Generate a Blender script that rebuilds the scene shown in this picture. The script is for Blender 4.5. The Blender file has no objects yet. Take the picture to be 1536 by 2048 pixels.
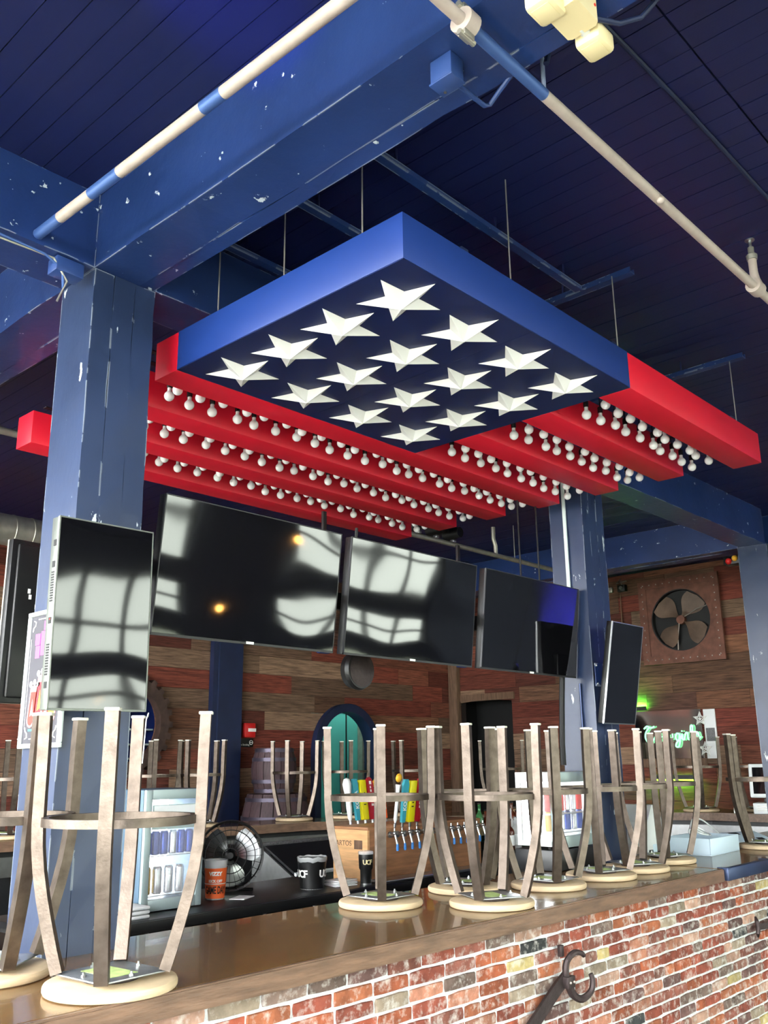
import bpy, bmesh, math, random
from mathutils import Vector, Matrix
random.seed(7)
PI = math.pi
SC = bpy.context.scene
COL = SC.collection

# ------------------------------------------------------------------ camera
F_PX, PITCH, ROLL, YAW = 1832.32, math.radians(15.172), math.radians(-0.726), math.radians(47.300)
EYE = Vector((0, 0, 1.66))
_fw = Vector((math.cos(PITCH)*math.sin(YAW), math.cos(PITCH)*math.cos(YAW), math.sin(PITCH)))
_r0 = Vector((math.cos(YAW), -math.sin(YAW), 0)); _u0 = _r0.cross(_fw)
_r = math.cos(ROLL)*_r0 + math.sin(ROLL)*_u0; _u = -math.sin(ROLL)*_r0 + math.cos(ROLL)*_u0
cam_d = bpy.data.cameras.new('camera'); cam = bpy.data.objects.new('camera', cam_d); COL.objects.link(cam)
cam_d.sensor_fit = 'VERTICAL'; cam_d.sensor_height = 24.0; cam_d.lens = F_PX/2048*24.0
cam_d.clip_start = 0.05; cam_d.clip_end = 200
cam.matrix_world = Matrix(((_r.x, _u.x, -_fw.x, EYE.x), (_r.y, _u.y, -_fw.y, EYE.y), (_r.z, _u.z, -_fw.z, EYE.z), (0, 0, 0, 1)))
SC.camera = cam
def in_frame(p, m=30):
    q = Vector(p)-EYE; d = q.dot(_fw)
    if d <= 0: return False
    x = 768+F_PX*q.dot(_r)/d; y = 1024-F_PX*q.dot(_u)/d
    return -m < x < 1536+m and -m < y < 2048+m

# ------------------------------------------------------------------ world, exposure
W = bpy.data.worlds.new('overcast_sky'); SC.world = W; W.use_nodes = True
bg = W.node_tree.nodes['Background']; bg.inputs[0].default_value = (.96, .99, 1.0, 1); bg.inputs[1].default_value = 30.0
SC.view_settings.view_transform = 'Standard'; SC.view_settings.look = 'None'
SC.view_settings.exposure = 0.0; SC.view_settings.gamma = 1.0; SC.view_settings.use_curve_mapping = False
SC.cycles.max_bounces = 7; SC.cycles.diffuse_bounces = 4; SC.cycles.glossy_bounces = 4; SC.cycles.transmission_bounces = 4; SC.cycles.transparent_max_bounces = 8; SC.cycles.use_light_tree = False
SC.cycles.use_adaptive_sampling = True; SC.cycles.adaptive_threshold = .06
SC.cycles.use_denoising = True
SC.cycles.sample_clamp_indirect = 8.0

# ------------------------------------------------------------------ materials
def srgb(r, g, b):
    f = lambda c: c/12.92 if c <= .04045 else ((c+.055)/1.055)**2.4
    return (f(r/255), f(g/255), f(b/255), 1)
MATS = {}
def nd(nt, typ, **kw):
    n = nt.nodes.new(typ)
    for k, v in kw.items(): setattr(n, k, v)
    return n
def base(name):
    m = bpy.data.materials.new(name); m.use_nodes = True
    MATS[name] = m
    return m, m.node_tree, m.node_tree.nodes['Principled BSDF']
def mat(name, col, rough=.5, metal=0., var=0., vscale=6., bump=0., bscale=40., spec=.5, emit=None, estr=0., stretch=None, coat=0., detail=4.):
    m, nt, p = base(name)
    p.inputs['Base Color'].default_value = col; p.inputs['Roughness'].default_value = rough
    p.inputs['Metallic'].default_value = metal; p.inputs['Specular IOR Level'].default_value = spec
    p.inputs['Coat Weight'].default_value = coat
    if emit: p.inputs['Emission Color'].default_value = emit; p.inputs['Emission Strength'].default_value = estr
    tc = nd(nt, 'ShaderNodeTexCoord'); src = tc.outputs['Object']
    if stretch:
        mp = nd(nt, 'ShaderNodeMapping'); mp.inputs['Scale'].default_value = stretch
        nt.links.new(src, mp.inputs[0]); src = mp.outputs[0]
    if var:
        n = nd(nt, 'ShaderNodeTexNoise'); n.inputs['Scale'].default_value = vscale; n.inputs['Detail'].default_value = detail
        nt.links.new(src, n.inputs['Vector'])
        r = nd(nt, 'ShaderNodeValToRGB'); r.color_ramp.elements[0].position = .3; r.color_ramp.elements[1].position = .7
        a = [max(0, c*(1-var)) for c in col[:3]]; b = [min(1, c*(1+var)) for c in col[:3]]
        r.color_ramp.elements[0].color = (*a, 1); r.color_ramp.elements[1].color = (*b, 1)
        nt.links.new(n.outputs['Fac'], r.inputs[0]); nt.links.new(r.outputs[0], p.inputs['Base Color'])
    if bump:
        n = nd(nt, 'ShaderNodeTexNoise'); n.inputs['Scale'].default_value = bscale; n.inputs['Detail'].default_value = 5
        nt.links.new(src, n.inputs['Vector'])
        b = nd(nt, 'ShaderNodeBump'); b.inputs['Strength'].default_value = bump; b.inputs['Distance'].default_value = .01
        nt.links.new(n.outputs['Fac'], b.inputs['Height']); nt.links.new(b.outputs[0], p.inputs['Normal'])
    return m
def chipped(name, col, chipcol, rough, thr=.72, scale=9., stretch=(1, 1, 1), bump=.25, spec=.5, edge=False):
    """painted timber: grain relief and chipped flecks"""
    m, nt, p = base(name)
    p.inputs['Roughness'].default_value = rough; p.inputs['Specular IOR Level'].default_value = spec
    tc = nd(nt, 'ShaderNodeTexCoord'); mp = nd(nt, 'ShaderNodeMapping'); mp.inputs['Scale'].default_value = stretch
    nt.links.new(tc.outputs['Object'], mp.inputs[0])
    n1 = nd(nt, 'ShaderNodeTexNoise'); n1.inputs['Scale'].default_value = scale; n1.inputs['Detail'].default_value = 8; n1.inputs['Roughness'].default_value = .62
    nt.links.new(mp.outputs[0], n1.inputs['Vector'])
    r1 = nd(nt, 'ShaderNodeValToRGB'); r1.color_ramp.elements[0].position = thr; r1.color_ramp.elements[1].position = thr+.012
    nt.links.new(n1.outputs['Fac'], r1.inputs[0])
    n2 = nd(nt, 'ShaderNodeTexNoise'); n2.inputs['Scale'].default_value = 2.2; n2.inputs['Detail'].default_value = 4
    nt.links.new(tc.outputs['Object'], n2.inputs['Vector'])
    r2 = nd(nt, 'ShaderNodeValToRGB'); r2.color_ramp.elements[0].position = .35; r2.color_ramp.elements[1].position = .7
    r2.color_ramp.elements[0].color = (*[c*.8 for c in col[:3]], 1); r2.color_ramp.elements[1].color = (*[min(1, c*1.2) for c in col[:3]], 1)
    nt.links.new(n2.outputs['Fac'], r2.inputs[0])
    mx = nd(nt, 'ShaderNodeMixRGB'); mx.inputs[2].default_value = chipcol
    fac = r1.outputs[0]
    if edge:
        bv = nd(nt, 'ShaderNodeBevel', samples=3); bv.inputs['Radius'].default_value = .007
        ge = nd(nt, 'ShaderNodeNewGeometry'); dp = nd(nt, 'ShaderNodeVectorMath', operation='DOT_PRODUCT')
        nt.links.new(bv.outputs[0], dp.inputs[0]); nt.links.new(ge.outputs['True Normal'], dp.inputs[1])
        lt = nd(nt, 'ShaderNodeMath', operation='LESS_THAN'); lt.inputs[1].default_value = .985
        nt.links.new(dp.outputs['Value'], lt.inputs[0])
        n4 = nd(nt, 'ShaderNodeTexNoise'); n4.inputs['Scale'].default_value = 6; n4.inputs['Detail'].default_value = 6
        nt.links.new(tc.outputs['Object'], n4.inputs['Vector'])
        gt = nd(nt, 'ShaderNodeMath', operation='GREATER_THAN'); gt.inputs[1].default_value = .5; nt.links.new(n4.outputs['Fac'], gt.inputs[0])
        m1 = nd(nt, 'ShaderNodeMath', operation='MULTIPLY'); nt.links.new(lt.outputs[0], m1.inputs[0]); nt.links.new(gt.outputs[0], m1.inputs[1])
        m2 = nd(nt, 'ShaderNodeMath', operation='MULTIPLY'); m2.inputs[1].default_value = .55; nt.links.new(m1.outputs[0], m2.inputs[0])
        m3 = nd(nt, 'ShaderNodeMath', operation='MAXIMUM'); nt.links.new(m2.outputs[0], m3.inputs[0]); nt.links.new(fac, m3.inputs[1]); fac = m3.outputs[0]
    nt.links.new(fac, mx.inputs[0]); nt.links.new(r2.outputs[0], mx.inputs[1]); nt.links.new(mx.outputs[0], p.inputs['Base Color'])
    b = nd(nt, 'ShaderNodeBump'); b.inputs['Strength'].default_value = bump; b.inputs['Distance'].default_value = .006
    nt.links.new(n1.outputs['Fac'], b.inputs['Height']); nt.links.new(b.outputs[0], p.inputs['Normal'])
    return m
def objcol(name, rough=.75, grain=(1.2, 22, 22), gs=5., dark=.45, light=1.25, bump=.35, smear=None, spec=.3):
    """colour comes from the object's own colour; grain on top; optional mortar smears"""
    m, nt, p = base(name)
    p.inputs['Roughness'].default_value = rough; p.inputs['Specular IOR Level'].default_value = spec
    oi = nd(nt, 'ShaderNodeObjectInfo'); tc = nd(nt, 'ShaderNodeTexCoord')
    ad = nd(nt, 'ShaderNodeVectorMath', operation='ADD')
    ml = nd(nt, 'ShaderNodeMath', operation='MULTIPLY'); ml.inputs[1].default_value = 37.
    nt.links.new(oi.outputs['Random'], ml.inputs[0])
    geo = nd(nt, 'ShaderNodeNewGeometry')
    nt.links.new(geo.outputs['Position'], ad.inputs[0]); nt.links.new(ml.outputs[0], ad.inputs[1])
    mp = nd(nt, 'ShaderNodeMapping'); mp.inputs['Scale'].default_value = grain
    nt.links.new(ad.outputs[0], mp.inputs[0])
    n = nd(nt, 'ShaderNodeTexNoise'); n.inputs['Scale'].default_value = gs; n.inputs['Detail'].default_value = 8; n.inputs['Roughness'].default_value = .6
    nt.links.new(mp.outputs[0], n.inputs['Vector'])
    r = nd(nt, 'ShaderNodeValToRGB'); r.color_ramp.elements[0].position = .32; r.color_ramp.elements[1].position = .7
    r.color_ramp.elements[0].color = (dark, dark, dark, 1); r.color_ramp.elements[1].color = (light, light, light, 1)
    nt.links.new(n.outputs['Fac'], r.inputs[0])
    mx = nd(nt, 'ShaderNodeMixRGB', blend_type='MULTIPLY'); mx.inputs[0].default_value = 1
    nt.links.new(oi.outputs['Color'], mx.inputs[1]); nt.links.new(r.outputs[0], mx.inputs[2])
    out = mx.outputs[0]
    if smear:
        n3 = nd(nt, 'ShaderNodeTexNoise'); n3.inputs['Scale'].default_value = 26; n3.inputs['Detail'].default_value = 6; n3.inputs['Roughness'].default_value = .65
        nt.links.new(ad.outputs[0], n3.inputs['Vector'])
        r3 = nd(nt, 'ShaderNodeValToRGB'); r3.color_ramp.elements[0].position = .50; r3.color_ramp.elements[1].position = .70
        nt.links.new(n3.outputs['Fac'], r3.inputs[0])
        sc = nd(nt, 'ShaderNodeMath', operation='MULTIPLY'); sc.inputs[1].default_value = .65
        nt.links.new(r3.outputs[0], sc.inputs[0])
        m2 = nd(nt, 'ShaderNodeMixRGB'); m2.inputs[2].default_value = smear
        nt.links.new(sc.outputs[0], m2.inputs[0]); nt.links.new(out, m2.inputs[1]); out = m2.outputs[0]
    nt.links.new(out, p.inputs['Base Color'])
    b = nd(nt, 'ShaderNodeBump'); b.inputs['Strength'].default_value = bump; b.inputs['Distance'].default_value = .01
    nt.links.new(n.outputs['Fac'], b.inputs['Height']); nt.links.new(b.outputs[0], p.inputs['Normal'])
    return m
def glassmat(name, col=(1, 1, 1, 1), rough=.02, alpha=.25):
    m, nt, p = base(name)
    p.inputs['Base Color'].default_value = col; p.inputs['Roughness'].default_value = rough
    p.inputs['Alpha'].default_value = alpha; p.inputs['Specular IOR Level'].default_value = .6
    return m

WHITE_CHIP = srgb(205, 215, 222)
mat('bezel_grey', srgb(118, 122, 116), .4, .6)
mat('bezel_dark', srgb(60, 60, 62), .35, .6)
chipped('navy_paint', srgb(33, 55, 106), WHITE_CHIP, .32, thr=.67, scale=15, stretch=(1, 1, 1), edge=True)
chipped('navy_column', srgb(40, 54, 84), WHITE_CHIP, .32, thr=.655, scale=11, stretch=(1, 1, .35), edge=True)
chipped('ceiling_paint', srgb(21, 29, 76), WHITE_CHIP, .42, thr=.70, scale=10, stretch=(6, .5, 1), bump=.12)
mat('dark_navy', srgb(22, 34, 66), .5, var=.15)
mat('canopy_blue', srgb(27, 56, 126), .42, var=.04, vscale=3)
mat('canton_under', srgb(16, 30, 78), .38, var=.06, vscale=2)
mat('canopy_red', srgb(208, 18, 44), .45, var=.05, vscale=3)
mat('star_white', srgb(247, 246, 242), .45, var=.03)
mat('bulb_white', srgb(246, 246, 246), .18, spec=.6)
mat('black_plastic', srgb(16, 16, 17), .4)
mat('black_rubber', srgb(10, 10, 11), .6)
mat('steel', srgb(188, 190, 190), .28, 1., var=.08, vscale=20)
mat('galvanised', srgb(176, 172, 160), .42, .75, var=.15, vscale=14)
mat('pipe_cream', srgb(178, 164, 154), .45, var=.1, vscale=20)
mat('pipe_blue', srgb(70, 100, 160), .4, .3)
mat('emergency_cream', srgb(244, 226, 176), .45, var=.03)
mat('stool_steel', srgb(106, 95, 86), .40, .88, var=.25, vscale=26, bump=.08, bscale=120)
mat('stool_cap', srgb(236, 234, 222), .5)
mat('stool_wood', srgb(212, 188, 152), .55, var=.16, vscale=9, stretch=(1, 1, 14), bump=.08)
mat('sticker_green', srgb(196, 220, 140), .6, var=.25, vscale=30)
mat('plate_steel', srgb(170, 174, 176), .3, .7, var=.2, vscale=24)
mat('bar_wood', srgb(112, 82, 46), .22, var=.30, vscale=7, stretch=(1.0, 9, 9), coat=.35, bump=.05, bscale=18, spec=.5)
mat('bar_edge', srgb(112, 86, 68), .30, var=.32, vscale=6, stretch=(1.2, 8, 8), bump=.12, bscale=20)
mat('box_blue', srgb(44, 68, 122), .35, var=.1)
mat('blue_steel', srgb(56, 68, 98), .35, .5, var=.15)
objcol('brick_mat', .85, (1, 1, 1), 18, .6, 1.2, .5, smear=srgb(212, 206, 198))
mat('mortar', srgb(204, 206, 206), .9, var=.16, vscale=30, bump=.9, bscale=70)
objcol('plank_x', .78, (1.4, 10, 26), 3.2, .38, 1.35, .3)
objcol('plank_y', .78, (10, 1.4, 26), 3.2, .38, 1.35, .3)
mat('wood_backing', srgb(40, 28, 24), .9)
mat('barn_post', srgb(110, 84, 66), .8, var=.35, vscale=7, stretch=(6, 6, .7), bump=.3)
mat('rusty', srgb(112, 72, 58), .6, .35, var=.3, vscale=12, bump=.2)
mat('gear_iron', srgb(78, 60, 54), .6, .4, var=.3, vscale=12, bump=.2)
mat('rivet', srgb(182, 170, 160), .35, .7)
mat('fan_cream', srgb(104, 84, 70), .6, var=.35, vscale=5)
mat('cast_iron', srgb(66, 56, 56), .5, .6, var=.2, vscale=30, bump=.25, bscale=60)
mat('black_laminate', srgb(26, 27, 29), .35, var=.2, vscale=12)
mat('granite', srgb(92, 92, 92), .4, var=.5, vscale=90)
mat('fridge_grey', srgb(176, 194, 194), .35, .3)
mat('fridge_side', srgb(92, 116, 136), .4, .3)
mat('fridge_white', srgb(235, 240, 240), .4)
mat('cooler_light', (1, 1, 1, 1), .5, emit=(.92, .97, 1, 1), estr=9.)
glassmat('clear_glass', (1, 1, 1, 1), .03, .12)
def dimming():  # tint added to the unseen front panes to weaken their daylight
    m, nt, p = base('dimming_pane')
    tr = nd(nt, 'ShaderNodeBsdfTransparent'); tr.inputs[0].default_value = (.62, .64, .60, 1)
    gl = nd(nt, 'ShaderNodeBsdfGlossy'); gl.inputs['Roughness'].default_value = .02
    mx = nd(nt, 'ShaderNodeMixShader'); mx.inputs[0].default_value = .05
    nt.links.new(tr.outputs[0], mx.inputs[1]); nt.links.new(gl.outputs[0], mx.inputs[2])
    nt.links.new(mx.outputs[0], nt.nodes['Material Output'].inputs[0])
dimming()
glassmat('clear_plastic', (.95, .97, .97, 1), .12, .35)
glassmat('green_glass', srgb(60, 120, 70), .05, .7)
glassmat('brown_glass', srgb(96, 36, 14), .05, .85)
mat('can_blue', srgb(38, 66, 150), .3, .6)
mat('can_silver', srgb(210, 214, 220), .25, .8)
mat('can_yellow', srgb(228, 178, 26), .4)
mat('can_red', srgb(208, 44, 40), .4)
mat('paper', srgb(236, 238, 238), .7)
mat('cup_orange', srgb(240, 104, 44), .5)
mat('black_ink', srgb(12, 12, 12), .6)
mat('white_ink', srgb(245, 245, 240), .6)
mat('gold_ink', srgb(210, 196, 150), .5)
mat('pink_ink', srgb(240, 84, 205), .6, emit=srgb(240, 84, 205), estr=.0)
mat('red_ink', srgb(238, 52, 40), .6)
mat('rose_ink', srgb(250, 150, 150), .6)
mat('yellow_ink', srgb(250, 220, 60), .6)
mat('cyan_ink', srgb(64, 190, 196), .6)
mat('poster_board', srgb(62, 60, 68), .55)
mat('frame_white', srgb(222, 234, 232), .4)
mat('box_walnut', srgb(164, 116, 80), .45, var=.3, vscale=4, stretch=(1, 1, 9), bump=.05)
mat('box_maple', srgb(216, 168, 118), .45, var=.2, vscale=5, stretch=(1, 1, 8))
mat('handle_teal', srgb(64, 172, 190), .4)
mat('handle_yellow', srgb(236, 224, 20), .4)
mat('handle_red', srgb(166, 18, 34), .35)
mat('handle_orange', srgb(244, 96, 28), .4)
mat('handle_gold', srgb(240, 180, 50), .4)
mat('handle_white', srgb(228, 230, 228), .4)
mat('tap_blue', srgb(60, 130, 205), .4)
mat('barrel_wood', srgb(78, 58, 62), .6, var=.3, vscale=8, stretch=(8, 8, 1))
mat('barrel_hoop', srgb(88, 82, 96), .4, .7)
mat('teal_paint', srgb(78, 178, 168), .55, var=.05)
mat('alarm_red', srgb(214, 34, 34), .4)
mat('device_white', srgb(232, 236, 236), .4)
mat('device_blue', srgb(206, 226, 240), .45)
mat('neon_green', (.6, 1, .7, 1), .4, emit=(.28, 1, .5, 1), estr=1.3)
mat('led_green', (.2, 1, .1, 1), .4, emit=(.10, 1, .04, 1), estr=40.)
mat('added_lamp_glow', (1, 1, 1, 1), .5, emit=(1, .98, .92, 1), estr=70.)
mat('warm_bulb', (1, .6, .2, 1), .4, emit=(1, .46, .10, 1), estr=60.)
mat('mirror', srgb(200, 196, 190), .06, 1.)
mat('concrete_floor', srgb(122, 118, 114), .6, var=.2, vscale=3)
mat('outside_paving', srgb(150, 152, 140), .9, var=.15)
mat('outside_leaf', srgb(96, 128, 70), .9, var=.35, vscale=8)
mat('window_frame_mat', srgb(60, 64, 70), .5)
mat('wall_plaster', srgb(70, 76, 96), .8)
mat('pillow_blue', srgb(24, 46, 116), .4)
def screen_mat():
    m, nt, p = base('tv_screen')
    p.inputs['Base Color'].default_value = (.004, .004, .005, 1); p.inputs['Roughness'].default_value = .045; p.inputs['Specular IOR Level'].default_value = .75
    tc = nd(nt, 'ShaderNodeTexCoord'); n = nd(nt, 'ShaderNodeTexNoise'); n.inputs['Scale'].default_value = 2.6; n.inputs['Detail'].default_value = 0
    nt.links.new(tc.outputs['Object'], n.inputs['Vector'])
    b = nd(nt, 'ShaderNodeBump'); b.inputs['Strength'].default_value = .25; b.inputs['Distance'].default_value = .03
    nt.links.new(n.outputs['Fac'], b.inputs['Height']); nt.links.new(b.outputs[0], p.inputs['Normal'])
screen_mat()

# ------------------------------------------------------------------ mesh building
class MB:
    def __init__(s): s.bm = bmesh.new()
    def box(s, x0, x1, y0, y1, z0, z1, bev=0):
        vs = [s.bm.verts.new(p) for p in ((x0, y0, z0), (x1, y0, z0), (x1, y1, z0), (x0, y1, z0), (x0, y0, z1), (x1, y0, z1), (x1, y1, z1), (x0, y1, z1))]
        fs = [s.bm.faces.new([vs[i] for i in f]) for f in ((3, 2, 1, 0), (4, 5, 6, 7), (0, 1, 5, 4), (1, 2, 6, 5), (2, 3, 7, 6), (3, 0, 4, 7))]
        if bev:
            es = list({e for f in fs for e in f.edges})
            bmesh.ops.bevel(s.bm, geom=es, offset=bev, segments=2, profile=.5, affect='EDGES')
        return s
    def prism(s, pts, a, b, axis='z'):
        def P(p, t):
            return {'z': (p[0], p[1], t), 'y': (p[0], t, p[1]), 'x': (t, p[0], p[1])}[axis]
        lo = [s.bm.verts.new(P(p, a)) for p in pts]; hi = [s.bm.verts.new(P(p, b)) for p in pts]; n = len(pts)
        s.bm.faces.new(lo[::-1]); s.bm.faces.new(hi)
        for i in range(n): s.bm.faces.new((lo[i], lo[(i+1) % n], hi[(i+1) % n], hi[i]))
        return s
    def lathe(s, prof, c=(0, 0, 0), n=24, axis='z', cap=True):
        rings = []
        for r, h in prof:
            ring = []
            for i in range(n):
                t = 2*PI*i/n; a, b = r*math.cos(t), r*math.sin(t)
                p = {'z': (a, b, h), 'y': (a, h, b), 'x': (h, a, b)}[axis]
                ring.append(s.bm.verts.new((c[0]+p[0], c[1]+p[1], c[2]+p[2])))
            rings.append(ring)
        for k in range(len(rings)-1):
            for i in range(n):
                s.bm.faces.new((rings[k][i], rings[k][(i+1) % n], rings[k+1][(i+1) % n], rings[k+1][i]))
        if cap:
            s.bm.faces.new(rings[0][::-1]); s.bm.faces.new(rings[-1])
        return s
    def tube(s, path, r, n=8, closed=False, flat=None, cap=True):
        """round tube, or a flat bar when flat=(half width, half height) with up vector z"""
        P = [Vector(p) for p in path]; m = len(P); rings = []; prev = None
        for i in range(m):
            if closed: t = P[(i+1) % m]-P[i-1]
            else: t = P[min(i+1, m-1)]-P[max(i-1, 0)]
            t.normalize()
            if prev is None:
                up = Vector((0, 0, 1)) if abs(t.z) < .9 else Vector((1, 0, 0))
                side = t.cross(up).normalized()
            else:
                side = (prev-t*prev.dot(t)).normalized()
            prev = side; nor = side.cross(t).normalized(); ring = []
            rr = r[i] if isinstance(r, (list, tuple)) else r
            if flat:
                for a, b in ((1, 1), (-1, 1), (-1, -1), (1, -1)): ring.append(s.bm.verts.new(P[i]+side*a*flat[0]+nor*b*flat[1]))
            else:
                for k in range(n):
                    q = 2*PI*k/n; ring.append(s.bm.verts.new(P[i]+side*math.cos(q)*rr+nor*math.sin(q)*rr))
            rings.append(ring)
        N = len(rings[0])
        for i in range(m if closed else m-1):
            a, b = rings[i], rings[(i+1) % m]
            for k in range(N): s.bm.faces.new((a[k], a[(k+1) % N], b[(k+1) % N], b[k]))
        if not closed and cap: s.bm.faces.new(rings[0][::-1]); s.bm.faces.new(rings[-1])
        return s
    def sphere(s, c, r, seg=16, sc=(1, 1, 1)):
        bmesh.ops.create_uvsphere(s.bm, u_segments=seg, v_segments=max(6, seg//2), radius=r, matrix=Matrix.Translation(c) @ Matrix.Diagonal((*sc, 1)))
        return s
    def mesh(s, smooth=True, ang=35):
        bmesh.ops.recalc_face_normals(s.bm, faces=s.bm.faces)
        me = bpy.data.meshes.new('mesh'); s.bm.to_mesh(me); s.bm.free()
        if smooth:
            me.polygons.foreach_set('use_smooth', [True]*len(me.polygons))
            me.set_sharp_from_angle(angle=math.radians(ang))
        return me
    def build(s, name, m, parent=None, smooth=True, ang=35, **kw):
        me = s.mesh(smooth, ang); me.name = name
        return link(name, me, m, parent, **kw)
def link(name, me, m, parent=None, loc=None, rot=None, scale=None, color=None):
    o = bpy.data.objects.new(name, me); COL.objects.link(o)
    if m is not None and len(me.materials) == 0: me.materials.append(MATS[m])
    if parent: o.parent = parent
    if loc: o.location = loc
    if rot: o.rotation_euler = rot
    if scale: o.scale = scale
    if color: o.color = color
    return o
def tag(o, label=None, cat=None, group=None, kind=None):
    if label: o['label'] = label
    if cat: o['category'] = cat
    if group: o['group'] = group
    if kind: o['kind'] = kind
    return o
def thing(name, label, cat, loc=(0, 0, 0), rz=0, group=None, kind=None):
    o = bpy.data.objects.new(name, None); COL.objects.link(o); o.empty_display_size = .05
    o.location = loc; o.rotation_euler = (0, 0, rz)
    return tag(o, label, cat, group, kind)
def copy_tree(o, parent=None):
    c = o.copy(); COL.objects.link(c); c.parent = parent
    for ch in [x for x in bpy.data.objects if x.parent == o]: copy_tree(ch, c)
    return c
KIDS = {}
def dup(o, kids):
    c = o.copy(); COL.objects.link(c)
    for k, subs in kids:
        d = k.copy(); COL.objects.link(d); d.parent = c
        for g in subs:
            e = g.copy(); COL.objects.link(e); e.parent = d
    return c
def kids_of(o): return [(k, list(k.children)) for k in o.children]
def text_mesh(txt, size, depth=.002, align='CENTER', shear=0, bold=0, space=1.):
    cu = bpy.data.curves.new('lettering', 'FONT'); cu.body = txt; cu.size = size; cu.extrude = depth; cu.align_x = align; cu.align_y = 'CENTER'
    cu.shear = shear; cu.offset = bold; cu.space_character = space; cu.resolution_u = 4
    o = bpy.data.objects.new('lettering_tmp', cu); COL.objects.link(o)
    dg = bpy.context.evaluated_depsgraph_get(); me = bpy.data.meshes.new_from_object(o.evaluated_get(dg))
    bpy.data.objects.remove(o); bpy.data.curves.remove(cu); me.name = 'lettering'; me.materials.clear()
    return me
def bend(me, R, cz0=0, slope=0, phi0=0):
    """wrap a flat text mesh (x right, y up, z out) round a vertical cylinder; phi0 = facing angle"""
    for v in me.vertices:
        x, y, z = v.co; rr = R+slope*y+z; t = phi0+x/R
        v.co = (rr*math.cos(t), rr*math.sin(t), cz0+y)
    return me
def circ(cx, cy, r, n=32, a0=0, a1=2*PI, end=False):
    m = n if not end else n-1
    return [(cx+r*math.cos(a0+(a1-a0)*i/m), cy+r*math.sin(a0+(a1-a0)*i/m)) for i in range(n)]
def smooth(pts, n=5):
    P = [Vector(p) for p in pts]; out = []
    for i in range(len(P)-1):
        a, b, c, d = P[max(i-1, 0)], P[i], P[i+1], P[min(i+2, len(P)-1)]
        for k in range(n):
            t = k/n; out.append(.5*((2*b)+(c-a)*t+(2*a-5*b+4*c-d)*t*t+(3*b-a-3*c+d)*t**3))
    return [tuple(v) for v in out]+[tuple(P[-1])]
ORD = ['first', 'second', 'third', 'fourth', 'fifth', 'sixth', 'seventh', 'eighth', 'ninth', 'tenth', 'eleventh', 'twelfth', 'thirteenth', 'fourteenth', 'fifteenth', 'sixteenth', 'seventeenth', 'eighteenth', 'nineteenth', 'twentieth', 'twenty-first', 'twenty-second', 'twenty-third', 'twenty-fourth', 'twenty-fifth', 'twenty-sixth']

# ================================================================== THE ROOM
RX0, RX1, RY0, RY1, CZ = -1.4, 10.0, -2.4, 8.0, 3.79
tag(MB().box(RX0-.2, RX1+1.6, RY0-.2, RY1+1.8, -.12, 0).build('floor', 'concrete_floor'), 'brown concrete floor behind and around the bar', None, None, 'structure')
ceil = tag(MB().box(RX0-.2, RX1+1.6, RY0-.2, RY1+1.8, CZ+.012, CZ+.12).build('ceiling', 'ceiling_paint'), 'dark blue painted board ceiling', None, None, 'structure')
bw = .092
bme = MB().box(0, bw-.003, 0, 1, 0, .014).mesh(False); bme.materials.append(MATS['ceiling_paint'])
x = RX0-.05
while x < RX1-.01:
    spans = [(RY0, RY1)] if x < 1.60 else [(RY0, .893), (.900, RY1)]
    for a, b in spans:
        if b-a > .1: link('ceiling_board', bme, None, ceil, (x, a, CZ-random.uniform(0, .0025)), None, (1, b-a, 1))
    x += bw

def beam(name, label, axis, lo, hi, c0, c1, z0, z1, cuts, mt='navy_paint', jit=.004, nseg=26):
    """timber built of laminated boards running along an axis, edges slightly uneven"""
    root = tag(bpy.data.objects.new(name, None), label, None, None, 'structure'); COL.objects.link(root)
    edges = [c0]+cuts+[c1]
    for i in range(len(edges)-1):
        a = edges[i]+(.0015 if i else 0); b = edges[i+1]-(.0015 if i < len(edges)-2 else 0)
        dz = random.uniform(-.003, .004) if i else 0
        path_n = nseg; mb = MB(); rings = []
        for k in range(path_n+1):
            t = lo+(hi-lo)*k/path_n; j = lambda s=jit: random.uniform(-s, s)
            q = [(a+j(jit*.5), z0+dz+j()), (b+j(jit*.5), z0+dz+j()), (b, z1), (a, z1)]
            ring = []
            for c, z in q:
                p = {'y': (c, t, z), 'x': (t, c, z)}[axis]
                ring.append(mb.bm.verts.new(p))
            rings.append(ring)
        for k in range(path_n):
            for m in range(4): mb.bm.faces.new((rings[k][m], rings[k][(m+1) % 4], rings[k+1][(m+1) % 4], rings[k+1][m]))
        mb.bm.faces.new(rings[0][::-1]); mb.bm.faces.new(rings[-1])
        mb.build('board', mt, root, smooth=False)
    return root
BZ = 3.475
beam('trim_1', 'big navy timber ceiling beam crossing over the flag canopy', 'y', RY0, RY1, 1.548, 1.808, BZ, CZ, [1.742], nseg=60)
beam('trim_2', 'navy cross beam running left from the big column', 'x', RX0, 1.546, 2.90, 3.14, BZ+.002, CZ, [])
beam('trim_3', 'navy cross beam above the canopy between the two bar columns', 'x', 1.81, 8.10, 2.89, 3.12, BZ, CZ, [])
beam('trim_4', 'dark navy beam over the plank wall beside the vent fan', 'y', 3.14, RY1, 8.11, 8.37, BZ, CZ, [8.24])
beam('trim_5', 'navy cross beam stub running to the plank wall', 'x', 8.38, RX1, 2.89, 3.12, BZ, CZ, [])
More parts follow.
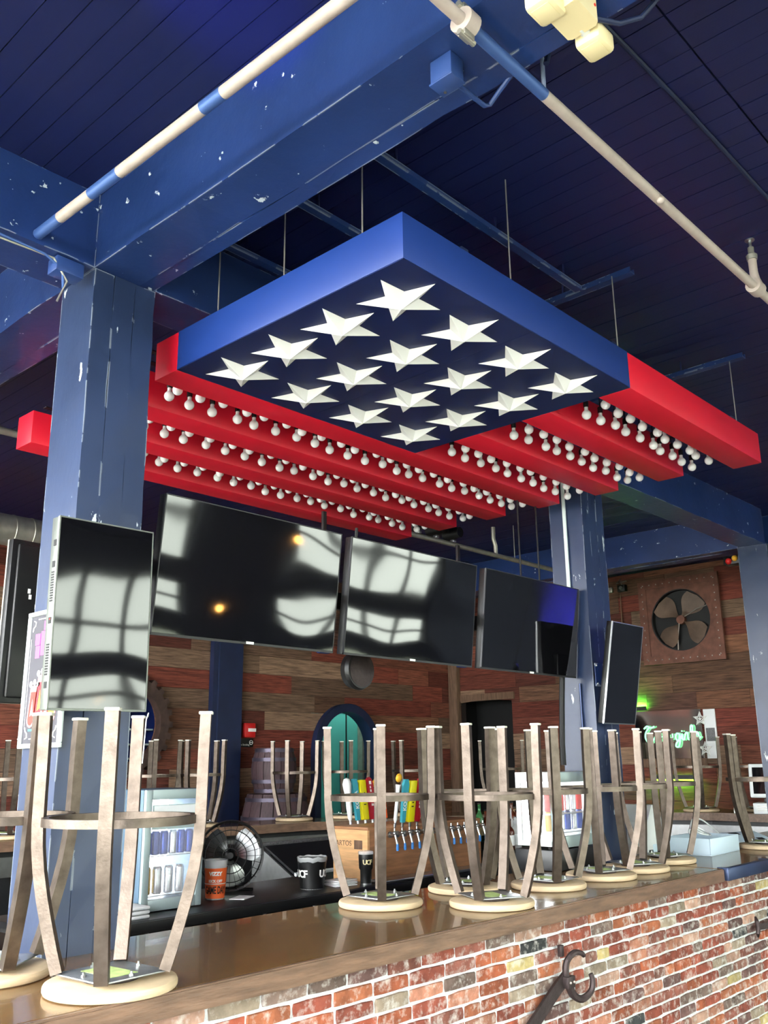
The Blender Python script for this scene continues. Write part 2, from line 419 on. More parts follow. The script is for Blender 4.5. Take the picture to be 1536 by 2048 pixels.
def column(name, label, x0, x1, y0, y1, cuts, z1=BZ):
    root = tag(bpy.data.objects.new(name, None), label, None, None, 'structure'); COL.objects.link(root)
    e = [x0]+cuts+[x1]
    for i in range(len(e)-1):
        mb = MB(); rings = []; n = 30
        a = e[i]+(.001 if i else 0); b = e[i+1]-(.001 if i < len(e)-2 else 0); dy = random.uniform(0, .002) if i else 0
        for k in range(n+1):
            z = z1*k/n; j = lambda: random.uniform(-.002, .002)
            rings.append([mb.bm.verts.new(p) for p in ((a+j(), y0+dy+j(), z), (b+j(), y0+dy+j(), z), (b, y1, z), (a, y1, z))])
        for k in range(n):
            for m in range(4): mb.bm.faces.new((rings[k][m], rings[k][(m+1) % 4], rings[k+1][(m+1) % 4], rings[k+1][m]))
        mb.bm.faces.new(rings[0][::-1]); mb.bm.faces.new(rings[-1])
        mb.build('board', 'navy_column', root, smooth=False)
    return root
column('trim_6', 'thick blue timber column with chipped paint behind the upright portrait screen', 1.548, 1.812, 2.90, 3.145, [1.632, 1.722])
column('trim_7', 'blue timber column at the right end of the three screens', 5.0, 5.268, 2.90, 3.14, [5.09, 5.18])
column('trim_8', 'blue timber column at the right picture edge beside the vent fan', 8.10, 8.37, 2.88, 3.14, [8.19, 8.28])

# ------------------------------------------------ plank walls
WOODS = [(122, 60, 48), (130, 88, 66), (132, 104, 84), (94, 64, 54), (146, 116, 94), (132, 68, 54), (112, 80, 62), (140, 82, 64), (106, 56, 46), (120, 92, 74), (116, 62, 50)]
def plank_wall(root, axis, c, lo, hi, z0, z1, holes, mt, face, rowh=.2, th=.022):
    z = z0; seedrow = 0
    while z < z1-.02:
        zt = min(z+rowh, z1); pos = lo-random.uniform(0, 1.2)
        segs = []
        while pos < hi:
            L = random.choice((.6, .9, 1.3, 1.7, 2.1)); a = max(pos, lo); b = min(pos+L, hi)
            if b-a > .02: segs.append((a, b))
            pos += L
        K = 7; zs = [z+.0015+(zt-z-.003)*i/(K-1) for i in range(K)]
        for a, b in segs:
            pieces = [([a+.001]*K, [b-.001]*K)]
            for hf in holes:
                nxt = []
                for A, B in pieces:
                    H = [hf(q) for q in zs]
                    if all(h is None for h in H): nxt.append((A, B)); continue
                    cx = hf.c
                    L_ = [cx-(h or 0) for h in H]; R_ = [cx+(h or 0) for h in H]
                    B1 = [min(B[i], L_[i]) for i in range(K)]; A2 = [max(A[i], R_[i]) for i in range(K)]
                    if sum(max(0, B1[i]-A[i]) for i in range(K)) > .02: nxt.append((A, [max(A[i]+.0005, B1[i]) for i in range(K)]))
                    if sum(max(0, B[i]-A2[i]) for i in range(K)) > .02: nxt.append(([min(A2[i], B[i]-.0005) for i in range(K)], B))
                pieces = nxt
            for A, B in pieces:
                straight = len(set(A)) == 1 and len(set(B)) == 1
                if straight: pts = [(A[0], zs[0]), (B[0], zs[0]), (B[0], zs[-1]), (A[0], zs[-1])]
                else: pts = [(B[i], zs[i]) for i in range(K)]+[(A[i], zs[i]) for i in range(K-1, -1, -1)]
                out = random.uniform(0, .006)
                if axis == 'x': mb = MB().prism(pts, c, c-face*(th+out), 'y')
                else: mb = MB().prism(pts, c, c-face*(th+out), 'x')
                w = random.choice(WOODS); k = random.uniform(.82, 1.1)
                mb.build('plank', mt, root, smooth=False, color=srgb(*[min(255, v*k) for v in w]))
        z = zt
class Hole:
    def __init__(s, c, f): s.c = c; s.f = f
    def __call__(s, z): return s.f(z)
AX, AZ, AR = 7.90, 1.78, .47
def archf(z):
    if z <= AZ: return AR
    return math.sqrt(AR**2-(z-AZ)**2) if z < AZ+AR else None
GX, GZ, GR = 4.91, 2.03, .37
def gearf(z): return math.sqrt(GR**2-(z-GZ)**2) if abs(z-GZ) < GR else None
wb = thing('wall_back', 'back wall of mixed reclaimed wood planks', None, (0, 0, 0), 0, None, 'structure')
plank_wall(wb, 'x', RY1, 2.6, RX1-.02, .8, CZ, [Hole(AX, archf), Hole(GX, gearf)], 'plank_x', 1)
b = MB().box(RX0-.2, GX-.45, RY1+.001, RY1+.1, 0, CZ).box(GX+.45, AX-.52, RY1+.001, RY1+.1, 0, CZ).box(AX+.52, RX1+.2, RY1+.001, RY1+.1, 0, CZ)
b.box(GX-.45, GX+.45, RY1+.001, RY1+.1, 0, GZ-.45).box(GX-.45, GX+.45, RY1+.001, RY1+.1, GZ+.45, CZ).box(AX-.52, AX+.52, RY1+.001, RY1+.1, AZ+.52, CZ)
b.build('wall_panel', 'wood_backing', wb, smooth=False)
wr = thing('wall_right', 'right wall of reclaimed wood planks around the vent fan', None, (0, 0, 0), 0, None, 'structure')
DY0, DY1, DZ = 7.0, 7.85, 2.41
plank_wall(wr, 'y', RX1, 1.5, RY1-.02, .8, CZ, [Hole((DY0+DY1)/2, lambda z: (DY1-DY0)/2 if z < DZ else None)], 'plank_y', 1, rowh=.195)
b = MB().box(RX1+.001, RX1+.1, RY0-.2, DY0, 0, CZ).box(RX1+.001, RX1+.1, DY1, RY1+.1, 0, CZ).box(RX1+.001, RX1+.1, DY0, DY1, DZ, CZ)
b.build('wall_panel', 'wood_backing', wr, smooth=False)
MB().box(RX1-.03, RX1-.001, RY0, 1.49, 0, CZ).build('wall_panel', 'wall_plaster', wr, smooth=False)  # paler unseen panel added so the blue lamp's beam shows in reflections
d = thing('door_1', 'black open doorway in the plank wall right of the corner post', None, (0, 0, 0), 0, None, 'structure')
MB().box(RX1+.5, RX1+.52, DY0-.3, DY1+.3, 0, DZ+.3).build('back_panel', 'black_rubber', d)  # black sheet stands in for the unlit space beyond the doorway
MB().box(RX1+.1, RX1+.52, DY0-.32, DY0-.3, 0, DZ+.3).box(RX1+.1, RX1+.52, DY1+.12, DY1+.14, 0, DZ+.3).box(RX1+.1, RX1+.52, DY0-.3, DY1+.3, DZ+.3, DZ+.32).build('dark_recess_side', 'black_rubber', d)  # black recess sides, the darkness put into their colour
MB().box(RX1-.05, RX1-.028, DY0-.05, DY1+.15, DZ, DZ+.09).build('lintel', 'barn_post', d)
MB().box(RX1-.05, RX1-.028, DY1, DY1+.07, .8, DZ).build('side_trim', 'barn_post', d)
tag(MB().box(RX1-.12, RX1-.03, RY1-.17, RY1-.03, 0, CZ, .006).build('trim_9', 'barn_post'), 'weathered wooden corner post where the two plank walls meet', None, None, 'structure')
p = thing('trim_10', 'navy pilaster on the plank wall left of the red alarm', None, (0, 0, 0), 0, None, 'structure')
MB().box(5.90, 6.27, RY1-.1, RY1-.03, 0, CZ).build('shaft', 'dark_navy', p)
MB().box(5.96, 6.27, RY1-.12, RY1-.1, 0, CZ).build('face_board', 'dark_navy', p)
# the round-topped doorway with the teal room behind
d = thing('door_2', 'arched doorway with thick black surround opening to a teal room', None, (0, 0, 0), 0, None, 'structure')
def archpts(r, n=28): return [(AX+r, .0)]+[(AX+r*math.cos(PI*i/n), AZ+r*math.sin(PI*i/n)) for i in range(n+1)]+[(AX-r, 0.)]
def archring(r0, r1, y0, y1):
    mb = MB(); o, i_ = archpts(r1), archpts(r0); n = len(o)
    V = [[mb.bm.verts.new((p[0], y, p[1])) for p in pts] for pts, y in ((o, y0), (o, y1), (i_, y0), (i_, y1))]
    for k in range(n-1):
        mb.bm.faces.new((V[0][k], V[0][k+1], V[2][k+1], V[2][k])); mb.bm.faces.new((V[1][k], V[1][k+1], V[3][k+1], V[3][k]))
        mb.bm.faces.new((V[0][k], V[0][k+1], V[1][k+1], V[1][k])); mb.bm.faces.new((V[2][k], V[2][k+1], V[3][k+1], V[3][k]))
    return mb
archring(.445, .54, RY1-.10, RY1+.08).build('surround', 'dark_navy', d)
MB().box(AX-.9, AX+2.0, RY1+.8, RY1+.82, 0, 3).build('teal_wall', 'teal_paint', d)
MB().box(AX+2.0, AX+2.02, RY1+.1, RY1+.8, 0, 3).box(AX-.92, AX-.9, RY1+.1, RY1+.8, 0, 3).box(AX-.9, AX+2.0, RY1+.1, RY1+.8, 3, 3.02).build('room_side', 'teal_paint', d)
MB().box(8.735, 8.752, RY1+.79, RY1+.7995, 0, 2.28).box(AX-.6, AX+1.9, RY1+.79, RY1+.7995, 2.28, 2.295).build('door_gap', 'black_ink', d)
rl = MB().box(8.95, 9.16, RY1+.70, RY1+.789, 0, 2.6)
rl.build('locker_rail', 'galvanised', d)
for k in range(9): MB().lathe([(.02, 0), (.02, .012)], (9.0, RY1+.69, 1.0+k*.16), 8, 'y').build('bolt', 'black_rubber', d)
# gear-rimmed round window
d = thing('window_1', 'round opening with a rusty gear rim showing dark shelves beyond', None, (0, 0, 0), 0, None, 'structure')
pts = []
NT = 26
for i in range(NT):
    a = 2*PI*i/NT
    for f, r in ((-.30, .455), (-.2, .50), (.2, .50), (.30, .455)): pts.append((GX+r*math.cos(a+f*2*PI/NT), GZ+r*math.sin(a+f*2*PI/NT)))
def ringprism(outer, inner, y0, y1):
    mb = MB(); n = len(outer)
    V = [[mb.bm.verts.new((p[0], y, p[1])) for p in q] for q, y in ((outer, y0), (outer, y1), (inner, y0), (inner, y1))]
    for k in range(n):
        j = (k+1) % n
        mb.bm.faces.new((V[0][k], V[0][j], V[2][j], V[2][k])); mb.bm.faces.new((V[1][k], V[1][j], V[3][j], V[3][k]))
        mb.bm.faces.new((V[0][k], V[0][j], V[1][j], V[1][k])); mb.bm.faces.new((V[2][k], V[2][j], V[3][j], V[3][k]))
    return mb
ringprism(pts, circ(GX, GZ, .36, len(pts)), RY1-.12, RY1-.03).build('gear_rim', 'gear_iron', d, smooth=False)
MB().box(GX-.7, GX+.7, RY1+.7, RY1+.72, 1.2, 2.9).box(GX-.72, GX-.7, RY1+.1, RY1+.7, 1.2, 2.9).box(GX+.7, GX+.72, RY1+.1, RY1+.7, 1.2, 2.9).box(GX-.7, GX+.7, RY1+.1, RY1+.7, 1.18, 1.2).box(GX-.7, GX+.7, RY1+.1, RY1+.7, 2.9, 2.92).build('niche', 'pillow_blue', d)
for z in (1.84, 1.99, 1.70): MB().box(GX-.65, GX+.65, RY1+.45, RY1+.7, z, z+.018).build('shelf', 'frame_white', d)
MB().box(GX+.05, GX+.3, RY1+.5, RY1+.65, 1.858, 1.90).build('shelf_box', 'device_white', d)

# ------------------------------------------------ window walls behind and left of the camera
WN = [2]
def window_wall(name, label, axis, c, lo, hi, bays, rows, th=.15):
    root = thing(name, label, None, (0, 0, 0), 0, None, 'structure')
    def bx(mb, a, b, z0, z1, d0=0, d1=th):
        if axis == 'x': mb.box(a, b, c-d1, c-d0, z0, z1)
        else: mb.box(c-d1, c-d0, a, b, z0, z1)
    mb = MB(); xs = [lo]+[v for b in bays for v in b]+[hi]
    for i in range(0, len(xs), 2): bx(mb, xs[i], xs[i+1], 0, CZ)
    zs = [0]+[v for r in rows for v in r]+[CZ]
    for a, b in bays:
        for i in range(0, len(zs), 2): bx(mb, a, b, zs[i], zs[i+1])
    mb.build('wall_panel', 'wall_plaster', root, smooth=False)
    for a, b in bays:
        for z0, z1 in rows:
            w = thing('window_%d' % WN[0], 'grid window facing the bar from outside the picture', None, (0, 0, 0), 0, None, 'structure'); WN[0] += 1
            f = MB(); n = max(2, round((b-a)/.62)); m = max(2, round((z1-z0)/.62))
            for i in range(n+1):
                q = a+(b-a)*i/n; bx(f, q-.025, q+.025, z0, z1, .04, .10)
            for i in range(m+1):
                q = z0+(z1-z0)*i/m; bx(f, a, b, q-.022, q+.022, .045, .095)
            f.build('frame', 'window_frame_mat', w, smooth=False)
            g = MB(); bx(g, a, b, z0, z1, .066, .070); g.build('pane', 'dimming_pane' if axis == 'x' else 'clear_glass', w, smooth=False)
            L = bpy.data.lights.new('daylight_portal', 'AREA'); L.shape = 'RECTANGLE'; L.size = b-a; L.size_y = z1-z0
            L.cycles.is_portal = True
            lo_ = bpy.data.objects.new('daylight_portal', L); COL.objects.link(lo_)
            if axis == 'x': lo_.location = ((a+b)/2, c-th-.01, (z0+z1)/2); lo_.rotation_euler = (PI/2, 0, 0)
            else: lo_.location = (c-th-.01, (a+b)/2, (z0+z1)/2); lo_.rotation_euler = (PI/2, 0, -PI/2)
    return root
window_wall('wall_front', 'street-side wall with large grid windows behind the camera', 'x', RY0, RX0-.15, RX1+.1, [(.6, 2.5), (2.8, 5.7), (7.2, 9.9)], [(.15, 1.75), (2.0, 2.45), (2.72, 3.4)])
window_wall('wall_left', 'left wall with large grid windows outside the picture', 'y', RX0, RY0, RY1+.1, [(-2.2, 1.0), (1.1, 4.3), (4.4, 7.85)], [(.1, 2.0), (2.08, 3.68)])
tag(MB().box(-40, 50, -40, 45, -.3, -.13).build('ground', 'outside_paving'), 'pale paving outside the windows', None, None, 'structure')

# ================================================================== FLAG CANOPY
FZ0, FZ1 = 3.19, 3.36
FX0, FX1, FY0 = 1.947, 3.412, 1.70
PITCH_Y, SW = .4085, .155
can = thing('flag_canopy', 'hanging flag canopy of red slats with a blue star-covered box', 'canopy', (3.3, 3.0, FZ0))
def cbox(name, m, x0, x1, y0, y1, z0, z1, parent=can, bev=.002):
    return MB().box(x0-3.3, x1-3.3, y0-3.0, y1-3.0, z0-FZ0, z1-FZ0, bev).build(name, m, parent)
canton = cbox('canton_box', 'canopy_blue', FX0, FX1, FY0, FY0+3*PITCH_Y-.001, FZ0+.004, FZ1); canton['label'] = 'blue star-covered corner box of the flag canopy'
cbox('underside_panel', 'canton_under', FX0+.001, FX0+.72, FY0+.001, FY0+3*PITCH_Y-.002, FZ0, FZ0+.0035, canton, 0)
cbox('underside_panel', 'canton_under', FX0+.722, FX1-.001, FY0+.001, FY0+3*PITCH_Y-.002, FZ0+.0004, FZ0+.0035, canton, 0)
smb = MB(); tips = []
for i in range(10):
    r = .158 if i % 2 == 0 else .062; a = -PI/2+PI*i/5
    tips.append(smb.bm.verts.new((r*math.cos(a), r*math.sin(a), 0)))
top = smb.bm.verts.new((0, 0, -.036))
for i in range(10): smb.bm.faces.new((tips[i], tips[(i+1) % 10], top))
smb.bm.faces.new(tips[::-1])
sme = smb.mesh(False); sme.materials.append(MATS['star_white'])
for i in range(4):
    for j in range(4):
        s = link('star', sme, None, canton, (2.145+.3485*i-3.3, 1.887+.287*j-3.0, -.0005)); s.rotation_euler = (0, 0, random.uniform(-.03, .03))
slat_y = []
for k in range(7):
    y0 = FY0+PITCH_Y*k; slat_y.append(y0)
    x0 = FX1+.001 if k < 3 else FX0; x1 = 4.862 if k == 0 else 4.785
    cbox('slat', 'canopy_red', x0, x1, y0, y0+SW, FZ0, FZ1-.002)
# frame bars resting across the top of the slats
for xx in (2.3, 3.34, 4.59): cbox('top_bar', 'dark_navy', xx-.02, xx+.02, FY0+.02, FY0+6*PITCH_Y+SW-.02, FZ1, FZ1+.03)
# steel hanger channels under the ceiling and the wires
for y, lab in ((1.885, 'blue steel channel on the ceiling over the front of the flag canopy'), (2.29, 'blue steel channel on the ceiling over the middle of the starry box'), (2.73, 'blue steel channel on the ceiling nearest the big column')):
    xe = 3.36 if y < 2 else 3.1
    t = thing('hanger_channel', lab, 'channel', (1.83, y, 3.70), 0, 'ceiling channels over the canopy')
    MB().box(0, xe-1.83, -.018, .018, 0, .006).box(0, xe-1.83, -.018, -.014, .006, .022).box(0, xe-1.83, .014, .018, .006, .022).build('channel', 'navy_paint', t, smooth=False)
    for q in (.3, .9, xe-1.95): MB().tube([(q, 0, .006), (q, 0, CZ-3.701)], .005, 6).build('rod', 'ceiling_paint', t)
for xx, lab in ((3.385, 'short blue steel bar on the ceiling over the right edge of the starry box'), (4.60, 'short blue steel bar on the ceiling over the far right slat ends')):
    t = thing('hanger_channel', lab, 'channel', (xx, 1.63, 3.70), 0, 'ceiling channels over the canopy')
    MB().box(-.02, .02, 0, 1.2, 0, .006).box(-.02, -.016, 0, 1.2, .006, .026).box(.016, .02, 0, 1.2, .006, .026).build('channel', 'navy_paint', t, smooth=False)
    for q in (.35, .9): MB().tube([(0, q, .006), (0, q, CZ-3.701)], .005, 6).build('rod', 'ceiling_paint', t)
WL = [(1.957, 1.888, 'thin wire at the near left corner of the starry box'), (1.957, 2.285, 'thin wire at the middle of the starry box left side'), (1.957, 2.676, 'thin wire by the starry box end nearest the big column'),
      (2.555, 1.708, 'thin wire at the middle of the starry box right side'), (3.345, 1.708, 'thin wire where the blue box meets the front red slat'), (4.595, 1.708, 'thin wire near the far end of the front red slat')]
for x, y, lab in WL:
    tag(MB().tube([(x, y, FZ1+.001), (x, y, 3.70 if x != 2.555 else CZ-.003)], .0028, 6).build('hanger_wire', 'galvanised'), lab+' holding up the canopy', 'wire', 'canopy hanger wires')
# bulbs hanging in the gaps between the slats
bulb_me = MB().lathe([(.0005, -.0235), (.009, -.0218), (.0165, -.0165), (.0215, -.0085), (.0230, .0005), (.0212, .0095), (.016, .0165), (.0105, .0215), (.0092, .027), (.0092, .0375), (.0005, .0378)], n=14, cap=False).mesh(True, 60); bulb_me.materials.append(MATS['bulb_white'])
sock_me = MB().lathe([(.0115, .0375), (.0125, .04), (.0125, .066), (.008, .07), (.0025, .072)], n=10).mesh(True, 50); sock_me.materials.append(MATS['black_rubber'])
cord_me = MB().tube([(0, 0, .07), (0, 0, .125)], .0025, 5).mesh(); cord_me.materials.append(MATS['black_rubber'])
gapname = ['behind the front red slat', 'behind the second red slat', 'behind the third red slat', 'behind the fourth red slat', 'behind the fifth red slat', 'in front of the rearmost red slat']
for g in range(6):
    x0 = FX1+.08 if g < 3 else FX0+.09
    n = int((4.72-x0)/.1245)+1
    for row in range(2):
        yb = slat_y[g]+SW+(.078 if row == 0 else .178)
        for i in range(n):
            xb = 4.72-.1245*i+random.uniform(-.012, .012)+(.03 if row else 0)
            dz = random.uniform(-.006, .006)
            if g >= 3 and xb > 4.5 and g == 5 and row == 0: pass
            t = thing('light_bulb', 'white globe bulb, %s from right, %s row %s' % (ORD[i], 'nearer' if row == 0 else 'farther', gapname[g]), 'bulb', (xb, yb+random.uniform(-.012, .012), FZ0+.036+dz), random.uniform(0, 6), 'globe bulbs hanging between the canopy slats')
            link('globe', bulb_me, None, t); link('socket', sock_me, None, t); link('cord', cord_me, None, t)
# cord bars carrying the bulbs inside each gap
for g in range(6):
    x0 = FX1+.02 if g < 3 else FX0+.02
    for row in range(2):
        y = slat_y[g]+SW+(.078 if row == 0 else .178)
        MB().box(x0-3.3, 4.78-3.3, y-.015-3.0, y+.015-3.0, FZ1-.006-FZ0, FZ1-.001-FZ0).build('bulb_rail', 'black_rubber', can)

# ================================================================== PIPES, LAMPS AND BOXES ON THE CEILING
pr = thing('sprinkler_pipe', 'cream water pipe running beside the big beam to the blue cross beam', 'pipe', (1.47, 2.9, 3.60))
def pipe(name, pts, r, m, parent=None): return MB().tube(pts, r, 14).build(name, m, parent)
A0, A1 = Vector((1.315, 2.899, 3.512)), Vector((1.315, 1.30, 3.485))
dirv = (A1-A0)
P = lambda t: A0+dirv*t
pipe('run', [P(0)-pr.location, P(2.6)-pr.location], .0195, 'pipe_cream', pr)
for t0, t1 in ((.0, .10), (.23, .34), (.62, .68)): pipe('blue_overspray', [P(t0)-pr.location, P(t1)-pr.location], .0199, 'pipe_blue', pr)
PZ = 3.43; PY = 1.118
p2 = thing('sprinkler_pipe', 'cream sprinkler pipe crossing under the big beam toward the right', 'pipe', (1.4, PY, PZ))
L2 = lambda x: (x-1.4, 0, 0)
pipe('run', [L2(-.6), L2(1.54)], .0165, 'pipe_cream', p2); pipe('painted_run', [L2(1.54), L2(1.885)], .0168, 'pipe_blue', p2); pipe('run', [L2(1.885), L2(5.6)], .0165, 'pipe_cream', p2)
co = MB().lathe([(.028, -.022), (.034, -.02), (.034, .02), (.028, .022)], (1.535-1.4, 0, 0), 18, 'x').build('coupling', 'pipe_cream', p2)
for s in (-1, 1): MB().box(.115, .155, -.012, .012, s*.034-.012, s*.034+.014, .003).lathe([(.008, -.03), (.008, .03)], (.135, 0, s*.042), 8, 'x').build('clamp_ear', 'galvanised', co)
pipe('hanger_strap', [(1.888-1.4, 0, .02), (1.888-1.4, 0.0, .36)], .006, 'navy_paint', p2)
MB().lathe([(.03, -.03), (.03, .03)], (3.375-1.4, 0, 0), 14, 'x').build('tee', 'pipe_cream', p2)
MB().lathe([(.027, .0), (.020, .02), (.016, .05), (.016, .11)], (3.375-1.4, 0, .015), 14).build('riser', 'pipe_cream', p2)
sp = MB().lathe([(.02, .12), (.022, .14), (.012, .15), (.012, .175)], (3.375-1.4, 0, 0), 12).build('sprinkler_head', 'galvanised', p2)
MB().lathe([(.006, .175), (.006, .205), (.019, .206), (.019, .210)], (3.375-1.4, 0, 0), 12).build('deflector', 'steel', sp)
MB().sphere((2.55-1.4, -.012, -.014), .014, 10).build('weld_drip', 'pipe_cream', p2)
tag(MB().tube([(1.86, 1.09, 3.50), (1.93, 1.06, CZ-.012), (2.0, 1.045, CZ-.009), (2.6, 1.03, CZ-.009), (4.4, 1.02, CZ-.009)], .008, 8).build('ceiling_conduit', 'dark_navy'), 'dark thin conduit on the ceiling beside the cream sprinkler pipe', 'conduit')
# junction box with conduit under the beam
jb = thing('junction_box', 'small blue painted electrical box under the big beam', 'box', (1.641, 1.265, BZ))
MB().box(-.027, .027, -.036, .036, -.070, -.001, .003).build('body', 'box_blue', jb)
MB().box(-.030, .030, -.039, .039, -.077, -.071, .002).build('cover', 'box_blue', jb)
MB().lathe([(.004, -.080), (.004, -.077)], (.016, .02, 0), 8).build('screw', 'steel', jb)
MB().tube([(.027, 0, -.045), (.12, 0, -.045), (.165, -.002, -.045), (.178, -.012, -.04), (.172, -.05, -.02), (.168, -.12, .02), (.17, -.14, .30)], .007, 8).build('conduit', 'box_blue', jb)
em = thing('emergency_light', 'cream twin-head emergency light on the big beam at the top', 'lamp', (1.68, .905, BZ))
MB().prism([(-.050, .040), (.046, .040), (.053, .030), (.053, -.036), (.044, -.046), (-.054, -.046)], -.078, -.001).build('housing', 'emergency_cream', em, smooth=False)
for q, lab in (((.108, 0, -.066), 'a'), ((-.076, .026, -.062), 'b')):
    h = MB().box(q[0]-.042, q[0]+.042, q[1]-.037, q[1]+.037, q[2]-.028, q[2]+.028, .014).build('lamp_head', 'emergency_cream', em)
    MB().box(q[0]-.028, q[0]+.028, q[1]-.024, q[1]+.024, q[2]-.030, q[2]-.0285, .001).build('lens', 'emergency_cream', h)
    MB().lathe([(.013, -.02), (.013, .02)], (q[0]-(.047 if q[0] > 0 else -.047), q[1], q[2]), 12, 'x').build('swivel', 'device_white', h)
MB().lathe([(.004, -.001), (.004, .002)], (.035, -.047, -.035), 8, 'y').build('test_button', 'alarm_red', em)
tag(MB().tube([(1.735, .87, 3.42), (1.80, .84, 3.43), (1.84, .80, 3.45), (1.92, .70, 3.60), (2.2, .55, CZ-.01), (2.5, .45, CZ-.01)], .007, 8).build('lamp_conduit', 'dark_navy'), 'thin dark conduit leading from the cream emergency light to the ceiling', 'conduit')
# loose wires on the cross beam left of the column
wi = thing('loose_cable', 'loose grey cable ends hanging under the beam left of the column', 'cable', (1.45, 3.0, BZ))
MB().tube([(-.9, -.11, -.012), (-.4, -.10, -.015), (-.1, -.09, -.02), (-.02, -.08, -.05), (-.01, -.075, -.12)], .005, 6).build('cable', 'pipe_blue', wi)
MB().tube([(-.9, -.10, -.018), (-.35, -.09, -.03), (-.06, -.085, -.02), (.0, -.08, -.09), (-.03, -.075, -.18)], .004, 6).build('cable', 'galvanised', wi)
MB().box(-.05, .06, -.09, -.02, -.06, -.001, .004).build('bracket', 'box_blue', wi)
# round spiral duct at the left
du = thing('spiral_duct', 'silver spiral air duct seen left of the big column', 'duct', (2.0, 6.5, 3.34))
MB().lathe([(.115, -3.2), (.115, 1.7)], n=32, axis='x').build('tube', 'galvanised', du)
for k in range(34): MB().lathe([(.1152, -.008), (.119, -.004), (.119, .004), (.1152, .008)], (-3.1+k*.14, 0, 0), 28, 'x', cap=False).build('seam', 'galvanised', du)
for xx in (-.6, .62): MB().tube([(xx, 0, .117), (xx, 0, .44)], .005, 6).box(xx-.03, xx+.03, -.02, .02, .112, .15, .004).build('hanger', 'galvanised', du)

# ================================================================== THE BAR
BT = 1.07
bar = thing('bar_counter', 'long brick-fronted bar with a dark brown wooden top', 'bar', (3.0, 2.6, 0))
def lp(x, y, z): return (x-3.0, y-2.6, z)
def notch_slab(x0, x1, y0, y1, z0, z1, notches, parent, name, m, bev=.004):
    pts = [(x0-3, y0-2.6), (x1-3, y0-2.6), (x1-3, y1-2.6)]
    for a, b, yn in sorted(notches, reverse=True): pts += [(b-3, y1-2.6), (b-3, yn-2.6), (a-3, yn-2.6), (a-3, y1-2.6)]
    pts.append((x0-3, y1-2.6))
    mb = MB().prism(pts, z0, z1)
    if bev: bmesh.ops.bevel(mb.bm, geom=[e for e in mb.bm.edges], offset=bev, segments=2, affect='EDGES')
    return mb.build(name, m, parent)
notch_slab(-1.3, 5.112, 2.275, 3.06, BT-.058, BT, [(1.54, 1.82, 2.895), (4.99, 5.113, 2.895)], bar, 'top_board', 'bar_wood')
notch_slab(-1.3, 5.112, 2.252, 2.276, BT-.062, BT+.0008, [], bar, 'edge_board', 'bar_edge', .005)
notch_slab(5.122, 9.15, 2.275, 3.06, BT-.058, BT+.001, [(5.123, 5.278, 2.895)], bar, 'top_board', 'bar_wood')
notch_slab(5.74, 9.15, 2.252, 2.276, BT-.062, BT+.0018, [], bar, 'edge_board', 'bar_edge', .005)
pl = MB().box(2.130, 2.735, -.362, -.325, BT-.06, BT+.004, .004).build('edge_plate', 'blue_steel', bar); pl['label'] = 'blue-grey steel plate capping the bar edge'
MB().box(2.130, 2.16, -.364, -.3, BT-.001, BT+.006, .002).box(2.705, 2.735, -.364, -.3, BT-.001, BT+.006, .002).build('plate_lug', 'blue_steel', pl)
MB().box(-4.3, 6.1, -.2935, -.18, 0, BT-.0625).build('mortar_wall', 'mortar', bar, smooth=False)
MB().box(-4.3, -1.5, -.18, .40, 0, BT-.0585).box(-1.1, 1.95, -.18, .40, .0, BT-.0585).box(2.31, 6.1, -.18, .40, 0, BT-.0585).build('bar_core', 'black_laminate', bar, smooth=False)
BRK = [((176, 90, 56), 5), ((164, 80, 60), 6), ((152, 88, 72), 5), ((188, 106, 68), 3), ((146, 98, 82), 4), ((130, 106, 94), 3), ((194, 126, 98), 3), ((118, 84, 78), 3), ((200, 154, 130), 2), ((62, 64, 64), 1), ((196, 174, 112), 1), ((172, 152, 128), 2)]
BW = [c for c, n in BRK for _ in range(n)]
variants = []
for v in range(14):
    mb = MB(); out = []
    sp_pts = [(-.5, -.5), (-.2, -.5), (.15, -.5), (.5, -.5), (.5, -.1), (.5, .2), (.5, .5), (.22, .5), (-.12, .5), (-.5, .5), (-.5, .15), (-.5, -.15)]
    j = [(random.uniform(-.018, .006), random.uniform(-.05, .012)) for _ in sp_pts]
    F = []; B_ = []; S = []
    for (x, z), (jx, jz) in zip(sp_pts, j):
        corner = abs(x) == .5 and abs(z) == .5
        kx = (1 if x > 0 else -1)*(jx-(.012 if corner else 0)) if abs(x) == .5 else jx
        kz = (1 if z > 0 else -1)*(jz-(.05 if corner else 0)) if abs(z) == .5 else jz*.5
        S.append(mb.bm.verts.new((x+kx, -.38, z+kz))); B_.append(mb.bm.verts.new((x+kx*.6, .5, z+kz*.6)))
        F.append(mb.bm.verts.new(((x+kx)*.975, -.5+random.uniform(-.03, .03), (z+kz)*.91)))
    m = len(F); mb.bm.faces.new(F)
    for k in range(m):
        q = (k+1) % m; mb.bm.faces.new((F[k], F[q], S[q], S[k])); mb.bm.faces.new((S[k], S[q], B_[q], B_[k]))
    me = mb.mesh(True, 50); me.materials.append(MATS['brick_mat']); variants.append(me)
course, zt = .0523, BT-.062
cands = []; row = 0
while zt > .25:
    x = .9-random.uniform(0, .19)
    while x < 9.0:
        L = random.choice((.172, .178, .182, .176, .186, .165, .18, .092, .17, .184)); 
        cands.append((x+L/2, zt-course/2, L)); x += L+.0085
    zt -= course; row += 1
near, far = [], []
for c in cands:
    (near if in_frame((c[0], 2.30, c[1]), 12) and c[0] < 7.2 else far).append(c)
near.sort(key=lambda c: (c[0]**2+2.3**2+(1.66-c[1])**2))
far += near[300:]; near = near[:300]
